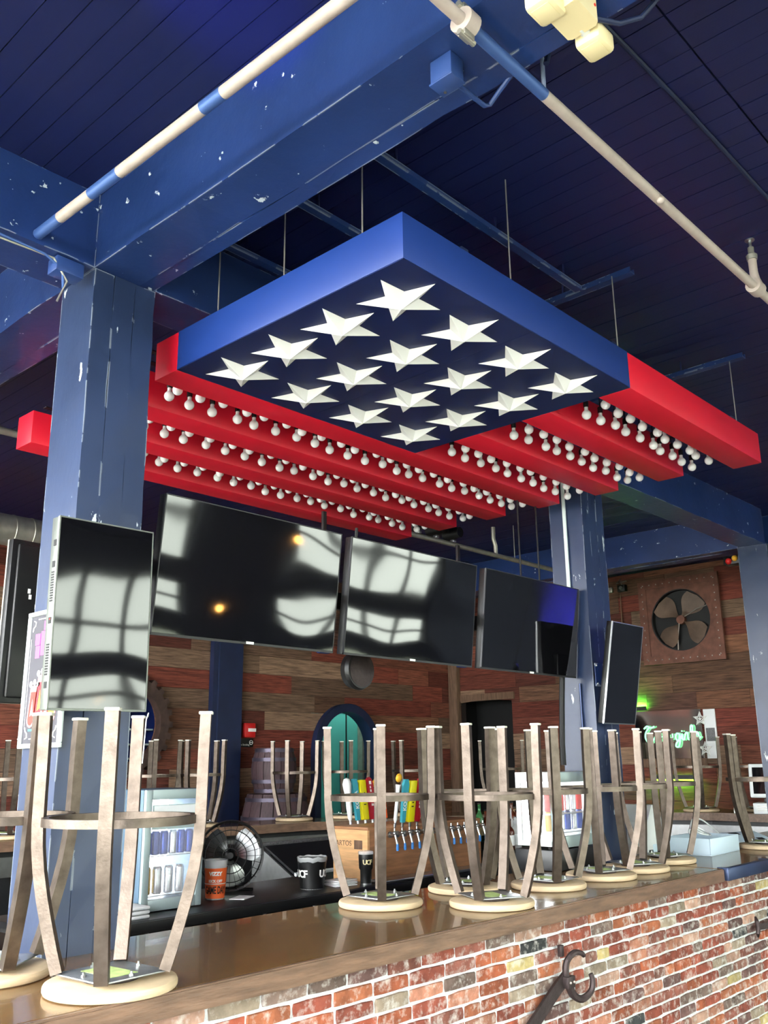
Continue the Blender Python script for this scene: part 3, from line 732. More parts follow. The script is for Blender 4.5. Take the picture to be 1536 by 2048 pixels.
def brick_props(L):
    c = random.choice(BW); g = sum(c)/3; c = [q*.88+g*.12 for q in c]; k = random.uniform(.78, 1.0)
    return srgb(*[min(255, q*k) for q in c]), random.uniform(-.0025, .0015), random.uniform(-.012, .012), course-random.uniform(.0055, .0085)
for x, z, L in near:
    c, dy, rz, h = brick_props(L)
    link('brick', random.choice(variants), None, bar, (x-3, 2.322-2.6+dy, z), (0, rz*.6, 0), (L, .044, h), c)
fb = MB()
for x, z, L in far: fb.box(x-L/2-3, x+L/2-3, 2.302-2.6, 2.34-2.6, z-course/2+.005, z+course/2-.005)
f = fb.build('brick_courses', 'brick_mat', bar, smooth=False, color=srgb(160, 82, 60)); f['kind'] = 'stuff'
# forged bag hooks on the brick front
hk = thing('bag_hook', 'forged iron bag hook with a long strap on the brick bar front', 'hook', (3.49, 2.29, .80))
MB().tube([(-.27, -.016, -.17), (-.02, -.016, -.035), (.03, -.02, -.01)], 1, flat=(.006, .027)).build('strap', 'cast_iron', hk, smooth=False)
MB().tube(smooth([(.035, -.03, -.03), (.02, -.03, .01), (.025, -.035, .055), (.06, -.05, .085), (.10, -.06, .078), (.115, -.062, .066)], 4), [.016-.007*i/20 for i in range(21)], 8).build('upper_claw', 'cast_iron', hk)
MB().tube(smooth([(.035, -.03, -.03), (.06, -.034, -.075), (.10, -.05, -.095), (.14, -.07, -.07), (.15, -.075, -.03), (.145, -.07, -.005)], 4), [.018-.008*i/20 for i in range(21)], 8).build('lower_claw', 'cast_iron', hk)
MB().box(.005, .06, -.05, -.008, -.045, .0, .004).build('clevis', 'cast_iron', hk)
for q in (.018, .045): MB().sphere((q, -.052, -.022), .006, 8).build('rivet', 'rivet', hk)
MB().box(.012, .034, -.02, .0, .07, .115, .003).build('back_stud', 'cast_iron', hk)
h2 = thing('bag_hook', 'forged iron hook on the brick front at the right picture edge', 'hook', (5.50, 2.29, .735))
MB().tube([(0, -.02, .05), (-.012, -.03, .03), (-.006, -.034, 0), (-.012, -.03, -.03), (.01, -.02, -.055)], [.006, .012, .014, .012, .006], 8).build('wall_plate', 'cast_iron', h2)
MB().tube([(0, -.035, 0), (.10, -.05, -.005), (.2, -.07, -.01), (.27, -.09, .02), (.28, -.095, .06)], 1, flat=(.006, .016)).build('arm', 'cast_iron', h2, smooth=False)

# ================================================================== BAR STOOLS, UPSIDE DOWN
def make_stool():
    t = thing('bar_stool', 'x', 'stool')
    MB().lathe([(.0005, 0), (.168, 0), (.1745, .003), (.1778, .009), (.1778, .018), (.1745, .0245), (.168, .0275), (.0005, .0275)], n=48, cap=False).build('seat', 'stool_wood', t)
    hub = MB().lathe([(.075, .0275), (.078, .03), (.078, .036), (.062, .040), (.0005, .040)], n=24, cap=False).build('swivel_hub', 'cast_iron', t)
    pl = MB().box(-.108, .108, -.108, .108, .0405, .0455, .002).build('mount_plate', 'plate_steel', t)
    pl.rotation_euler = (0, 0, PI/4)
    st = MB().box(-.07, .07, -.035, .05, .0456, .0462).build('label_sticker', 'sticker_green', pl)
    for a in range(4):
        q = PI/4+a*PI/2; c, s = math.cos(q), math.sin(q)
        MB().lathe([(.007, .0455), (.007, .051), (.0035, .0513), (.0035, .057)], (.088*c, .088*s, 0), 8).build('bolt', 'steel', t)
    prof = [(.143, .0455), (.160, .10), (.178, .165), (.196, .235), (.2105, .305), (.2195, .37), (.2235, .43), (.2245, .50), (.2255, .62), (.228, .728)]
    lm = MB().tube([(r, 0, z) for r, z in prof], 1, flat=(.0180, .0155)).mesh(True, 40); lm.materials.append(MATS['stool_steel'])
    cm = MB().box(.208, .248, -.0205, .0205, .7265, .736, .003).mesh(); cm.materials.append(MATS['stool_cap'])
    for a in range(4):
        l = link('leg', lm, None, t, rot=(0, 0, a*PI/2)); link('foot_cap', cm, None, l)
    MB().tube([(.2035*math.cos(2*PI*i/48), .2035*math.sin(2*PI*i/48), .437) for i in range(48)], .0098, 8, closed=True, flat=(.0095, .0115)).build('foot_ring', 'stool_steel', t)
    return t
ST = [  # x, y, base z, leg angle, label
    (1.494, 2.409, BT, 49, 'nearest upturned stool on the bar, large at the left front'),
    (1.335, 2.811, BT, 86, 'upturned stool cut off by the left picture edge on the bar'),
    (3.031, 2.844, BT, 45, 'upturned stool in front of the colourful tap handles'),
    (3.311, 2.472, BT, 17, 'upturned stool nearest the front edge in the middle of the bar'),
    (3.604, 2.836, BT, 74, 'upturned stool at the back of the bar, mostly hidden behind two others'),
    (3.929, 2.597, BT, 49, 'upturned stool in front of the liquor bottles, second along the row'),
    (4.395, 2.585, BT, 27, 'upturned stool in front of the right column, third along the row'),
    (4.786, 2.60, BT, 11, 'upturned stool beside the right column, fourth along the row'),
    (5.25, 2.665, BT+.001, 33, 'upturned stool beside the white till box, last of the bar row'),
    (6.42, 2.52, BT+.001, 62, 'upturned stool at the far right picture edge on the bar'),
    (6.14, 6.88, 1.12, 30, 'upturned stool in front of the barrels on the far bar'),
    (6.68, 6.72, 1.12, 57, 'upturned stool in front of the arched doorway on the far bar'),
    (7.30, 6.38, 1.12, 12, 'upturned stool above the taps, right of the arch on the far bar'),
    (8.35, 6.03, 1.12, 40, 'upturned stool in front of the black doorway on the far bar'),
    (5.10, 6.95, 1.12, 20, 'upturned stool behind the drinks fridge on the far bar'),
    (4.63, 7.02, 1.12, 62, 'upturned stool by the gear window on the far bar'),
    (3.45, 7.16, 1.12, 75, 'upturned stool on the far bar seen left of the big column'),
    (9.36, 4.30, 1.12, 32, 'upturned stool below the neon sign on the far bar'),
    (9.66, 3.84, 1.12, 64, 'upturned stool between the neon sign and the white till screen'),
]
stool = make_stool(); sk = kids_of(stool)
for i, (x, y, z, a, lab) in enumerate(ST):
    o = stool if i == 0 else dup(stool, sk)
    o.location = (x, y, z); o.rotation_euler = (0, 0, math.radians(a)); o['label'] = lab
    o['group'] = 'stools upturned on the near bar' if z < 1.1 else 'stools upturned on the far bar'
tag(MB().tube([(1.653, 2.547, 1.807), (1.645, 2.53, 1.812), (1.637, 2.52, 1.80), (1.632, 2.512, 1.806), (1.622, 2.505, 1.79), (1.617, 2.50, 1.74), (1.612, 2.495, 1.70), (1.608, 2.492, 1.66)], .0016, 6).build('string', 'handle_white'), 'white string dangling from a foot of the nearest stool', 'string')
# the curved far bar
fbar = thing('far_bar', 'far side of the bar with a wood edge, behind the taps', 'bar', (6.5, 6.5, 0))
path = [(2.6, 7.25), (4.6, 7.1), (6.1, 6.86), (7.3, 6.4), (8.4, 6.0), (9.1, 5.2), (9.5, 4.2), (9.55, 2.4)]
def ribbon(path, w0, w1, z0, z1, name, m, parent, off=(6.5, 6.5)):
    L, R = [], []
    for i, p in enumerate(path):
        a = Vector(path[max(i-1, 0)]); b = Vector(path[min(i+1, len(path)-1)]); t = (b-a).normalized(); n = Vector((-t.y, t.x))
        L.append(Vector(p)+n*w1); R.append(Vector(p)+n*w0)
    mb = MB()
    V = [[mb.bm.verts.new((q.x-off[0], q.y-off[1], z)) for q in S] for S, z in ((L, z0), (R, z0), (L, z1), (R, z1))]
    for k in range(len(path)-1):
        for a, b in ((0, 1), (3, 2), (1, 3), (2, 0)): mb.bm.faces.new((V[a][k], V[a][k+1], V[b][k+1], V[b][k]))
    for k in (0, -1): mb.bm.faces.new((V[0][k], V[1][k], V[3][k], V[2][k]))
    return mb.build(name, m, parent, smooth=False)
ribbon(path, -.27, .30, 1.062, 1.119, 'top_board', 'bar_wood', fbar)
ribbon(path, -.295, -.2705, 1.045, 1.118, 'edge_board', 'bar_edge', fbar)
ribbon(path, -.20, .16, 0, 1.061, 'bar_core', 'black_laminate', fbar)
ribbon(path, -.23, -.201, .86, 1.0, 'speed_rail', 'steel', fbar)

# ================================================================== SCREENS
def tv(name, label, w, h, d=.035, group=None, bezel=.004, lower=.009, side='bezel_dark', case='black_plastic'):
    t = thing(name, label, 'television', group=group)
    MB().box(-w/2, w/2, 0, d, -h/2, h/2, .003).build('casing', case, t)
    MB().box(-w/2+bezel, w/2-bezel, -.0022, -.0003, -h/2+lower, h/2-bezel).build('screen', 'tv_screen', t, smooth=False)
    f = MB().box(-w/2-.0012, w/2+.0012, -.003, .008, -h/2-.001, -h/2+lower-.001).box(-w/2-.0012, -w/2+bezel-.001, -.003, .008, -h/2, h/2).box(w/2-bezel+.001, w/2+.0012, -.003, .008, -h/2, h/2).box(-w/2, w/2, -.003, .008, h/2-bezel+.001, h/2+.001)
    f.build('bezel', side, t, smooth=False)
    return t
TL = ['left one of the three big screens over the bar, nearest the column', 'middle one of the three big screens over the bar', 'right one of the three big screens over the bar, nearest the right column']
tilt = math.radians(6.4)
for i, x in enumerate((2.4155, 3.440, 4.480)):
    t = tv('television', TL[i], .955, .545, .045, 'big screens in a row over the bar')
    t.location = (x, 2.968, 2.402); 
    t.rotation_euler = (tilt, 0, 0)
    MB().box(-.25, .25, .045, .085, -.2, .12, .01).build('back_hump', 'black_plastic', t)
    if i == 2:
        for q in (.05, .25): MB().tube([(q, .09, -.10), (q, .10, .24), (q, .135, .30), (q, .22, 1.06)], .0055, 8).build('mount_rod', 'black_plastic', t)
    MB().box(-.05, .05, .0855, .13, -.06, .06, .004).build('mount_foot', 'black_plastic', t)
    MB().box(-.02, .02, -.004, -.002, -.2715, -.2615).build('logo_tab', 'white_ink', t)
tag(MB().box(1.814, 4.998, 3.105, 3.135, 2.36, 2.44, .003).build('screen_rail', 'black_plastic'), 'black steel rail behind the three big screens between the columns', 'rail')
mp = thing('sprinkler_pipe', 'long grey pipe running behind the canopy above the right big screen', 'pipe', (5.5, 4.8, 3.454))
MB().tube([(-6.8, 0, 0), (2.45, 0, 0)], .021, 12).build('run', 'galvanised', mp)
MB().tube([(1.20, 0, .0), (1.20, .0, .09), (1.17, 0, .15), (1.175, 0, .26)], .02, 8).build('stub', 'galvanised', mp)
for x in (1.5, -.6, -2.4): MB().tube([(x, 0, 0), (x, 0, .335)], .005, 6).build('hanger_rod', 'galvanised', mp)
for k, (x, lab) in enumerate(((5.62, 'left'), (5.85, 'middle'), (6.08, 'right'))):
    s = thing('stage_spotlight', 'small black spotlight on the grey pipe above the middle screen, %s of the three' % lab, 'spotlight', (x, 4.8, 3.497), 0, 'spotlights on the grey pipe')
    MB().lathe([(.045, -.08), (.055, -.02), (.055, .08), (.03, .09)], (0, 0, .055), 14, 'y').build('can', 'black_plastic', s)
    MB().tube([(-.062, 0, .05), (-.062, 0, .125), (.062, 0, .125), (.062, 0, .05)], .006, 6).build('yoke', 'black_plastic', s)
    MB().box(-.02, .02, -.02, .02, -.022, .0, .003).build('clamp', 'steel', s)
sp = thing('wall_speaker', 'round black speaker hanging under the middle screen', 'speaker', (3.33, 3.27, 2.10))
MB().lathe([(.05, .06), (.09, .03), (.10, -.01), (.092, -.03)], n=24, axis='y').build('shell', 'black_plastic', sp)
MB().lathe([(.084, -.033), (.0005, -.040)], n=24, axis='y', cap=False).build('grille', 'cast_iron', sp)
MB().tube([(0, .05, .05), (0, 0, .74)], .008, 6).build('bracket', 'black_plastic', sp)
for x, lab in ((2.93, 'left and middle'), (3.96, 'middle and right')):
    b = thing('screen_bracket', 'blue padded bracket in the gap between the %s big screens' % lab, 'bracket', (x, 3.10, 2.14))
    MB().box(-.035, .035, -.02, .01, 0, .10, .008).build('pad', 'pillow_blue', b)
    MB().box(-.012, .012, -.012, .004, .10, .68, .003).build('arm', 'black_plastic', b)
# portrait screen on the left column
t = tv('television', 'upright portrait screen on the big blue column at the left', .352, .612, .046, None, .004, .006, 'bezel_grey', 'bezel_grey')
t.location = (1.565, 2.70, 2.130); t.rotation_euler = (0, math.radians(-.8), math.radians(1.0))
for z0, z1 in ((.03, .13), (-.20, -.10)):
    for k in range(12): MB().box(-.1772, -.1758, .012, .028, z0+(z1-z0)*k/12, z0+(z1-z0)*(k+.6)/12).build('vent_slot', 'black_ink', t)
for z in (.21, .14, -.04, -.24): MB().box(-.1775, -.1758, .010, .026, z, z+.02).build('port', 'black_ink', t)
MB().box(-.1775, -.1758, .014, .022, -.028, -.022).build('power_light', 'alarm_red', t)
MB().box(-.15, .15, .0465, .06, -.2, .2, .004).build('rear_cover', 'black_plastic', t)
MB().box(-.06, .06, .0605, .198, -.06, .06, .004).build('wall_mount', 'black_plastic', t)
MB().tube([(.15, .05, .10), (.185, .05, .08), (.19, .06, .0), (.185, .06, -.06), (.165, .05, -.13), (.18, .05, -.2), (.155, .05, -.26)], .003, 6).tube([(.16, .05, .09), (.178, .05, .06), (.17, .06, -.10), (.15, .05, -.2)], .0025, 6).build('cable', 'black_rubber', t)
# rear of another screen seen left of the column
t = tv('television', 'black back of a portrait screen seen left of the big column', .42, .70, .040, None, .006, .008, 'galvanised')
t.location = (1.958, 3.86, 2.262); t.rotation_euler = (0, 0, PI+math.radians(3))
MB().box(-.19, .19, .041, .062, -.33, .33, .01).build('back_cover', 'black_plastic', t)
MB().box(.0, .085, .0625, .064, .14, .25).build('rating_label', 'device_blue', t)
for k, (x, z) in enumerate(((.128, .125), (.122, .100), (.082, .10), (.055, .10), (.09, .06), (.076, .06))): MB().box(x-.006, x+.006, .0625, .0645, z-.01, z+.01).build('port', 'white_ink', t)
MB().box(.054, .060, .0625, .066, -.05, .05).build('cable_clip', 'galvanised', t)
MB().tube([(.1, .07, 0), (.1, .4, 0), (.25, .69, 0)], .02, 8).build('mount_arm', 'black_plastic', t)
# small portrait screen on the right column
t = tv('television', 'narrow portrait screen on the right blue column', .375, .60, .04, None, .005, .006, 'steel')
t.location = (5.095, 2.745, 2.148); t.rotation_euler = (math.radians(10.5), 0, 0)
MB().box(-.07, .09, .041, .075, -.1, .1, .004).build('wall_mount', 'black_plastic', t)
MB().tube([(.02, .075, 0), (.02, .165, -.03)], .018, 8).build('mount_arm', 'black_plastic', t)
# poster on the column's left face
po = thing('drinks_poster', 'framed chalkboard-style cocktail poster on the left face of the big column', 'poster', (1.546, 3.01, 1.949))
def pb(name, m, a, b, z0, z1, d0, d1, par=po, bev=0):   # a,b measured to the viewer's right
    return MB().box(-d1, -d0, -b, -a, z0, z1, bev).build(name, m, par, smooth=bool(bev))
pb('board', 'poster_board', -.136, .136, -.231, .231, .002, .008)
pb('frame_rail', 'frame_white', -.142, .142, .219, .235, .001, .016, bev=.003); pb('frame_rail', 'frame_white', -.142, .142, -.235, -.219, .001, .016, bev=.003)
pb('frame_stile', 'frame_white', -.142, -.126, -.2188, .2188, .001, .016, bev=.003); pb('frame_stile', 'frame_white', .126, .142, -.2188, .2188, .001, .016, bev=.003)
for a, z, w, h in ((-.03, .165, .032, .032), (.008, .168, .034, .034), (.046, .172, .03, .03), (-.085, .115, .034, .04), (-.046, .120, .036, .042), (-.006, .126, .036, .042), (.036, .130, .036, .042), (-.078, .070, .03, .042), (-.044, .078, .034, .042), (-.006, .084, .034, .042), (.034, .09, .03, .04)):
    pb('pink_letter', 'pink_ink', a, a+w, z, z+h, .0085, .0095)
def tubep(cx, z0, h, r, m1, m2, lean=0):
    pts = [(-(cx+r*math.cos(t)), z0+r*math.sin(t)) for t in [PI+PI*i/10 for i in range(11)]]+[(-(cx+lean+r), z0+h), (-(cx+lean-r), z0+h)]
    MB().prism(pts, -.0097, -.0086, 'x').build('drink_outline', 'rose_ink', po, smooth=False)
    k = .72; pts = [(-(cx+k*r*math.cos(t)), z0+k*r*math.sin(t)) for t in [PI+PI*i/10 for i in range(11)]]+[(-(cx+lean*.8+k*r), z0+h*.82), (-(cx+lean*.8-k*r), z0+h*.82)]
    MB().prism(pts, -.0104, -.0098, 'x').build('drink', m1, po, smooth=False)
    MB().prism([(-(cx+lean*.3-.3*r), z0+h*.1), (-(cx+lean*.3+.5*r), z0+h*.18), (-(cx+lean*.6), z0+h*.62)], -.0110, -.0105, 'x').build('drink_highlight', m2, po, smooth=False)
    for q in range(3): MB().lathe([(.011, -.0104), (.011, -.0098)], (0, -(cx+lean-r+q*r), z0+h+.006+.006*(q % 2)), 10, 'x').build('foam', 'white_ink', po)
tubep(-.075, -.140, .115, .026, 'red_ink', 'rose_ink', .012); tubep(-.028, -.125, .135, .027, 'handle_red', 'yellow_ink', .014); tubep(.022, -.140, .12, .026, 'red_ink', 'rose_ink', .012); tubep(.068, -.128, .125, .025, 'yellow_ink', 'red_ink', .01)
pb('cyan_rule', 'cyan_ink', -.085, .06, -.178, -.171, .0085, .0095)
for z in (.205, -.205): pb('white_rule', 'white_ink', -.075, .075, z, z+.003, .0085, .0095)
pb('white_rule', 'white_ink', -.116, -.114, -.17, .14, .0085, .0095); pb('white_rule', 'white_ink', .114, .116, -.17, .14, .0085, .0095)
for s in (-1, 1):
    for zz in (-1, 1): MB().tube([(-.009, -s*.108, zz*.165), (-.009, -s*.104, zz*.178), (-.009, -s*.092, zz*.185), (-.009, -s*.090, zz*.198), (-.009, -s*.104, zz*.203)], .0022, 6).build('scroll', 'white_ink', po)
# conduits on the right column
tag(MB().tube([(4.985, 3.02, 2.46), (4.985, 3.02, 3.44)], .012, 10).build('conduit', 'frame_white'), 'white conduit running up the left face of the right column', 'conduit')
tag(MB().tube([(4.988, 2.99, 1.08), (4.988, 2.99, 2.10)], .007, 8).build('conduit', 'blue_steel'), 'thin grey conduit low on the right column', 'conduit')
tag(MB().tube([(4.86, 3.06, 1.62), (4.86, 3.06, 1.75), (4.87, 3.05, 2.0), (4.86, 3.03, 2.16)], .017, 10).build('cable_sleeve', 'black_rubber'), 'black cable sleeve hanging under the right big screen', 'cable')
b = thing('access_plate', 'blue steel plate with bolts low on the right column beside the screen', 'plate', (5.09, 2.892, 2.10))
MB().box(-.075, .06, 0.0, .006, -.02, .12, .002).build('plate', 'navy_paint', b)
for x, z in ((-.06, -.005), (.045, -.005), (-.06, .105), (.045, .105)): MB().sphere((x, -.002, z), .006, 8).build('bolt', 'steel', b)

# ================================================================== ON THE RIGHT PLANK WALL
VX = 9.97
ve = thing('vent_fan', 'rusty square vent plate with a round fan opening on the plank wall', 'fan', (VX, 4.575, 3.165))
hw, R = .485, .352
n = 64; sq = []
for i in range(n):
    a = 2*PI*i/n; c, s = math.cos(a), math.sin(a); k = hw/max(abs(c), abs(s)); sq.append((c*k, s*k))
def ringx(outer, inner, x0, x1):
    mb = MB(); m = len(outer)
    V = [[mb.bm.verts.new((x, p[0], p[1])) for p in q] for q, x in ((outer, x0), (outer, x1), (inner, x0), (inner, x1))]
    for k in range(m):
        j = (k+1) % m
        for A, B in ((0, 2), (1, 3), (0, 1), (2, 3)): mb.bm.faces.new((V[A][k], V[A][j], V[B][j], V[B][k]))
    return mb
ringx(sq, circ(0, 0, R, n), -.075, -.06).build('plate', 'rusty', ve)
ringx(sq, [(a*.80, b*.80) for a, b in sq], -.088, -.0755).build('border', 'rusty', ve)
ringx(circ(0, 0, R+.002, n), circ(0, 0, R-.012, n), -.07, .0).build('shroud', 'black_rubber', ve)
MB().lathe([(R-.012, -.004), (R-.012, 0)], n=40, axis='x').build('dark_hole_disc', 'black_rubber', ve)  # black disc puts the darkness of the fan hole into colour
for k in range(11):
    q = -.42+.84*k/10
    for a, b in ((q, .435), (q, -.435), (.435, q), (-.435, q)): MB().sphere((-.089, a, b), .008, 6).build('rivet', 'rivet', ve)
for k in range(4):
    a = k*PI/2+.7; mb = MB(); m = 8; g = []
    for i in range(m+1):
        r = .05+(R-.07)*i/m; wdt = .30+.55*math.sin(PI*min(1, i/m*.85)); 
        g.append([mb.bm.verts.new((-.05+.03*(j-1), r*math.cos(a+wdt*(j-1)*.62), r*math.sin(a+wdt*(j-1)*.62))) for j in range(3)])
    for i in range(m):
        for j in range(2): mb.bm.faces.new((g[i][j], g[i+1][j], g[i+1][j+1], g[i][j+1]))
    mb.build('blade', 'fan_cream', ve)
MB().lathe([(.05, -.07), (.055, -.03)], n=18, axis='x').build('hub', 'rusty', ve)
MB().tube([(-.066, .02, -.04), (-.066, .05, -.20), (-.066, .06, -.34)], .006, 6).tube([(-.066, -.05, .03), (-.066, -.2, .10), (-.066, -.33, .13)], .006, 6).build('wire', 'rivet', ve)
m = thing('bar_mirror', 'framed mirror panel behind the green neon sign on the plank wall', 'mirror', (9.965, 4.87, 1.905))
MB().box(-.012, 0, -.40, .40, -.262, .262).build('glass', 'mirror', m, smooth=False)
MB().box(-.025, .005, -.42, .44, -.36, -.265, .005).build('lower_rail', 'barn_post', m)
w = thing('menu_board', 'narrow white menu board with stars right of the neon sign', 'board', (9.965, 4.375, 1.90))
MB().box(-.02, 0, -.065, .065, -.262, .262, .002).build('panel', 'paper', w)
MB().box(-.0215, -.0205, -.05, .05, -.08, .06).build('print_block', 'granite', w)
sp_ = [((.075 if i % 2 == 0 else .03)*math.sin(PI*i/5), (.075 if i % 2 == 0 else .03)*math.cos(PI*i/5)) for i in range(10)]
for q, (yy, zz) in enumerate(((.10, .16), (.07, -.16))):
    MB().tube([(-.034, yy+a, zz+b) for a, b in sp_], .008, 6, closed=True).build('star_outline', 'white_ink', w)
    for i in range(0, 10, 2): MB().tube([(-.034, yy, zz), (-.034, yy+sp_[i][0], zz+sp_[i][1])], .005, 5).build('star_rib', 'white_ink', w)
# neon script (strokes in the sign's own plane: u to the viewer's right, v up)
ne = thing('neon_sign', 'green neon script sign in front of the mirror', 'sign', (9.925, 5.17, 1.85))
STR = [[(.02, .12), (.06, .15), (.10, .13), (.15, .145)], [(.09, .14), (.04, .08), (.03, .02), (.06, -.03), (.10, -.03), (.13, .0)],
       [(.13, .0), (.17, .06), (.155, .02), (.165, -.015), (.20, -.015), (.22, .03), (.20, .065), (.175, .06)], [(.22, .03), (.25, .03)],
       [(.25, .06), (.255, .0), (.28, -.015), (.30, .01), (.305, .05), (.31, .0), (.335, -.015), (.36, .02), (.36, .06)],
       [(.44, .055), (.41, .06), (.395, .02), (.41, -.012), (.435, .0), (.445, .055), (.44, -.04), (.42, -.085), (.39, -.075), (.41, -.03), (.46, .01)],
       [(.46, .01), (.475, .055), (.475, .0), (.495, -.01)], [(.495, -.01), (.52, .065), (.54, .055), (.54, .0), (.56, -.01)],
       [(.56, -.01), (.60, .09), (.60, .14), (.58, .13), (.575, .02), (.595, -.01), (.62, .01)], [(.62, .01), (.655, .07), (.665, .02), (.65, -.012), (.62, -.005)], [(.66, .0), (.69, .02)]]
for s in STR: MB().tube(smooth([(0, -u, v) for u, v in s], 4), .0095, 6).build('neon_stroke', 'neon_green', ne)
MB().lathe([(.009, -.006), (.009, .006)], (0, -.475, .085), 8, 'x').build('neon_dot', 'neon_green', ne)
for u in (.05, .35, .65): MB().tube([(0, -u, -.012), (.026, -u, -.012)], .004, 5).build('standoff', 'black_rubber', ne)
l = thing('led_strip', 'green light strip over the mirror behind the narrow portrait screen', 'light', (9.955, 5.14, 2.20))
MB().box(-.006, .0, -.02, .16, 0.002, .012).build('strip', 'led_green', l); MB().box(-.014, -.008, -.03, .17, -.02, .026).box(-.008, .0, -.03, .17, -.02, -.002).build('channel', 'black_plastic', l)
l = thing('led_strip', 'green light strip under the mirror behind the upturned stools', 'light', (9.955, 4.70, 1.44))
MB().box(-.006, .0, -.10, .40, 0, .010).build('strip', 'led_green', l); MB().box(-.014, -.008, -.11, .41, -.02, .026).box(-.008, .0, -.11, .41, .014, .026).build('channel', 'black_plastic', l)
for y_, z_, rx, en, ln_ in ((5.21, 2.225, PI-1.0, 6.0, .16), (4.85, 1.43, .35, 14.0, .5)):
    L = bpy.data.lights.new('green_glow', 'AREA'); L.shape = 'RECTANGLE'; L.size = .012; L.size_y = ln_; L.color = (.10, 1, .05); L.energy = en
    o = bpy.data.objects.new('green_glow', L); COL.objects.link(o); o.location = (9.952, y_, z_); o.rotation_euler = (0, -rx, 0)
s = thing('strobe_alarm', 'small red and amber warning lamp at the top of the plank wall', 'lamp', (8.33, 3.30, 3.42))
MB().box(-.06, .06, -.12, .05, -.05, .03, .006).build('body', 'black_plastic', s)
MB().sphere((-.06, .0, -.02), .03, 10).build('red_lens', 'alarm_red', s); MB().sphere((-.06, -.06, .0), .028, 10).build('amber_lens', 'handle_gold', s)
s = thing('security_camera', 'small camera box on the plank wall left of the vent', 'camera', (9.96, 5.28, 3.62))
MB().box(-.07, 0, -.05, .05, -.04, .04, .006).build('body', 'black_plastic', s); MB().lathe([(.02, -.085), (.024, -.07)], n=12, axis='x').build('lens', 'granite', s)
MB().box(-.04, 0, .14, .22, -.03, .03, .004).build('power_box', 'galvanised', s)
MB().tube([(-.02, .0, .04), (-.04, .03, .09), (-.03, -.06, .08), (-.02, .08, .07), (-.02, .02, .12)], .006, 6).build('cable_coil', 'galvanised', s)
MB().tube([(-.02, .04, -.04), (-.02, .05, -.5)], .007, 6).build('conduit', 'barn_post', s)

# ================================================================== ISLAND COUNTER BEHIND THE BAR
IZ = .85
isl = thing('back_counter', 'black working counter behind the bar carrying fridge and taps', 'counter', (4.6, 4.9, 0))
MB().box(-2.1, 1.65, -.36, .45, IZ-.035, IZ, .004).build('worktop', 'black_laminate', isl)
MB().box(-2.1, 1.65, -.375, -.361, IZ-.06, IZ-.004, .003).build('front_lip', 'black_plastic', isl)
MB().box(-2.05, 1.65, -.10, .42, 0, IZ-.036).build('carcass', 'black_rubber', isl)
for k in range(9): MB().tube([(-1.9+k*.42, -.20, .30), (-1.9+k*.42, -.20, IZ-.036)], .012, 8).build('rack_post', 'steel', isl)
MB().tube([(-2.0, -.22, .66), (1.6, -.22, .66)], .008, 6).build('rail', 'steel', isl)
IZ2 = .95
is2 = thing('bottle_counter', 'raised black counter with liquor bottles right of the tap box', 'counter', (6.95, 4.65, 0))
MB().box(-.66, .75, -.42, .45, IZ2-.03, IZ2, .004).build('worktop', 'black_laminate', is2)
MB().box(-.66, .75, -.435, -.421, IZ2-.05, IZ2-.004, .003).build('front_lip', 'blue_steel', is2)
MB().box(-.63, .72, -.30, .42, 0, IZ2-.031).build('carcass', 'black_rubber', is2)
# ---- fridges
def fridge(name, label, w, d, h, lettering, header=True):
    t = thing(name, label, 'fridge')
    mb = MB()
    if header: mb.box(0, .012, .03, d, .01, h, .003)
    else: mb.box(0, .012, d-.03, d, .035, h-.05).box(0, .012, .03, d, .01, .035).box(0, .012, .03, d, h-.05, h)
    mb.box(w-.012, w, .03, d, .01, h, .003).box(.012, w-.012, .03, d, .01, .035, .002).box(.012, w-.012, .03, d, h-.05, h, .003).box(.012, w-.012, d-.02, d, .035, h-.05)
    mb.build('cabinet', 'fridge_side' if header else 'fridge_white', t)
    if not header: MB().box(.004, .008, .03, d-.03, .035, h-.05).build('side_glass', 'clear_glass', t, smooth=False)
    MB().box(.013, w-.013, d-.024, d-.0205, .04, h-.055).build('light_panel', 'cooler_light', t, smooth=False)
    dr = MB().box(0, .045, 0, .026, .0, h, .004).box(w-.045, w, 0, .026, 0, h, .004).box(.045, w-.045, 0, .026, 0, .06, .003).box(.045, w-.045, 0, .026, h-.055, h, .003).build('door', 'fridge_grey', t)
    MB().box(.045, w-.045, .008, .014, .06, h-.055).build('door_glass', 'clear_glass', dr, smooth=False)
    if header: MB().box(.05, w-.05, .004, .007, h-.22, h-.085).build('header_panel', 'fridge_grey', dr)
    if header: lb = MB().box(.06, w-.06, .002, .0035, h-.135, h-.09).build('logo_plate', 'fridge_white', dr)
    if lettering:
        me = text_mesh(lettering, .062, .0012, bold=.0012); o = link('lettering', me, 'white_ink', dr, (w*.52, .0015, h-.175), (PI/2, 0, 0))
    for z in (.075, h*.44):
        MB().box(.015, w-.015, .04, d-.03, z-.004, z).build('shelf', 'steel', t)
        for k in range(9): MB().tube([(.02+(w-.04)*k/8, .035, z+.004), (.02+(w-.04)*k/8, d-.03, z+.004)], .0018, 5).build('shelf_wire', 'steel', t)
    for x in (.03, w-.03): MB().lathe([(.012, -.006), (.012, .01)], (x, .06, 0), 10).build('foot', 'black_rubber', t)
    return t
f1 = fridge('drinks_fridge', 'grey countertop drinks fridge with lit glass door left of the fan', .41, .38, .655, 'RedBull')
f1.location = (3.095, 4.735, IZ+.007)
f2 = fridge('drinks_fridge', 'small lit drinks cooler with colourful cans in front of the right column', .44, .25, .40, None, False)
f2.location = (4.485, 2.90, 1.185)
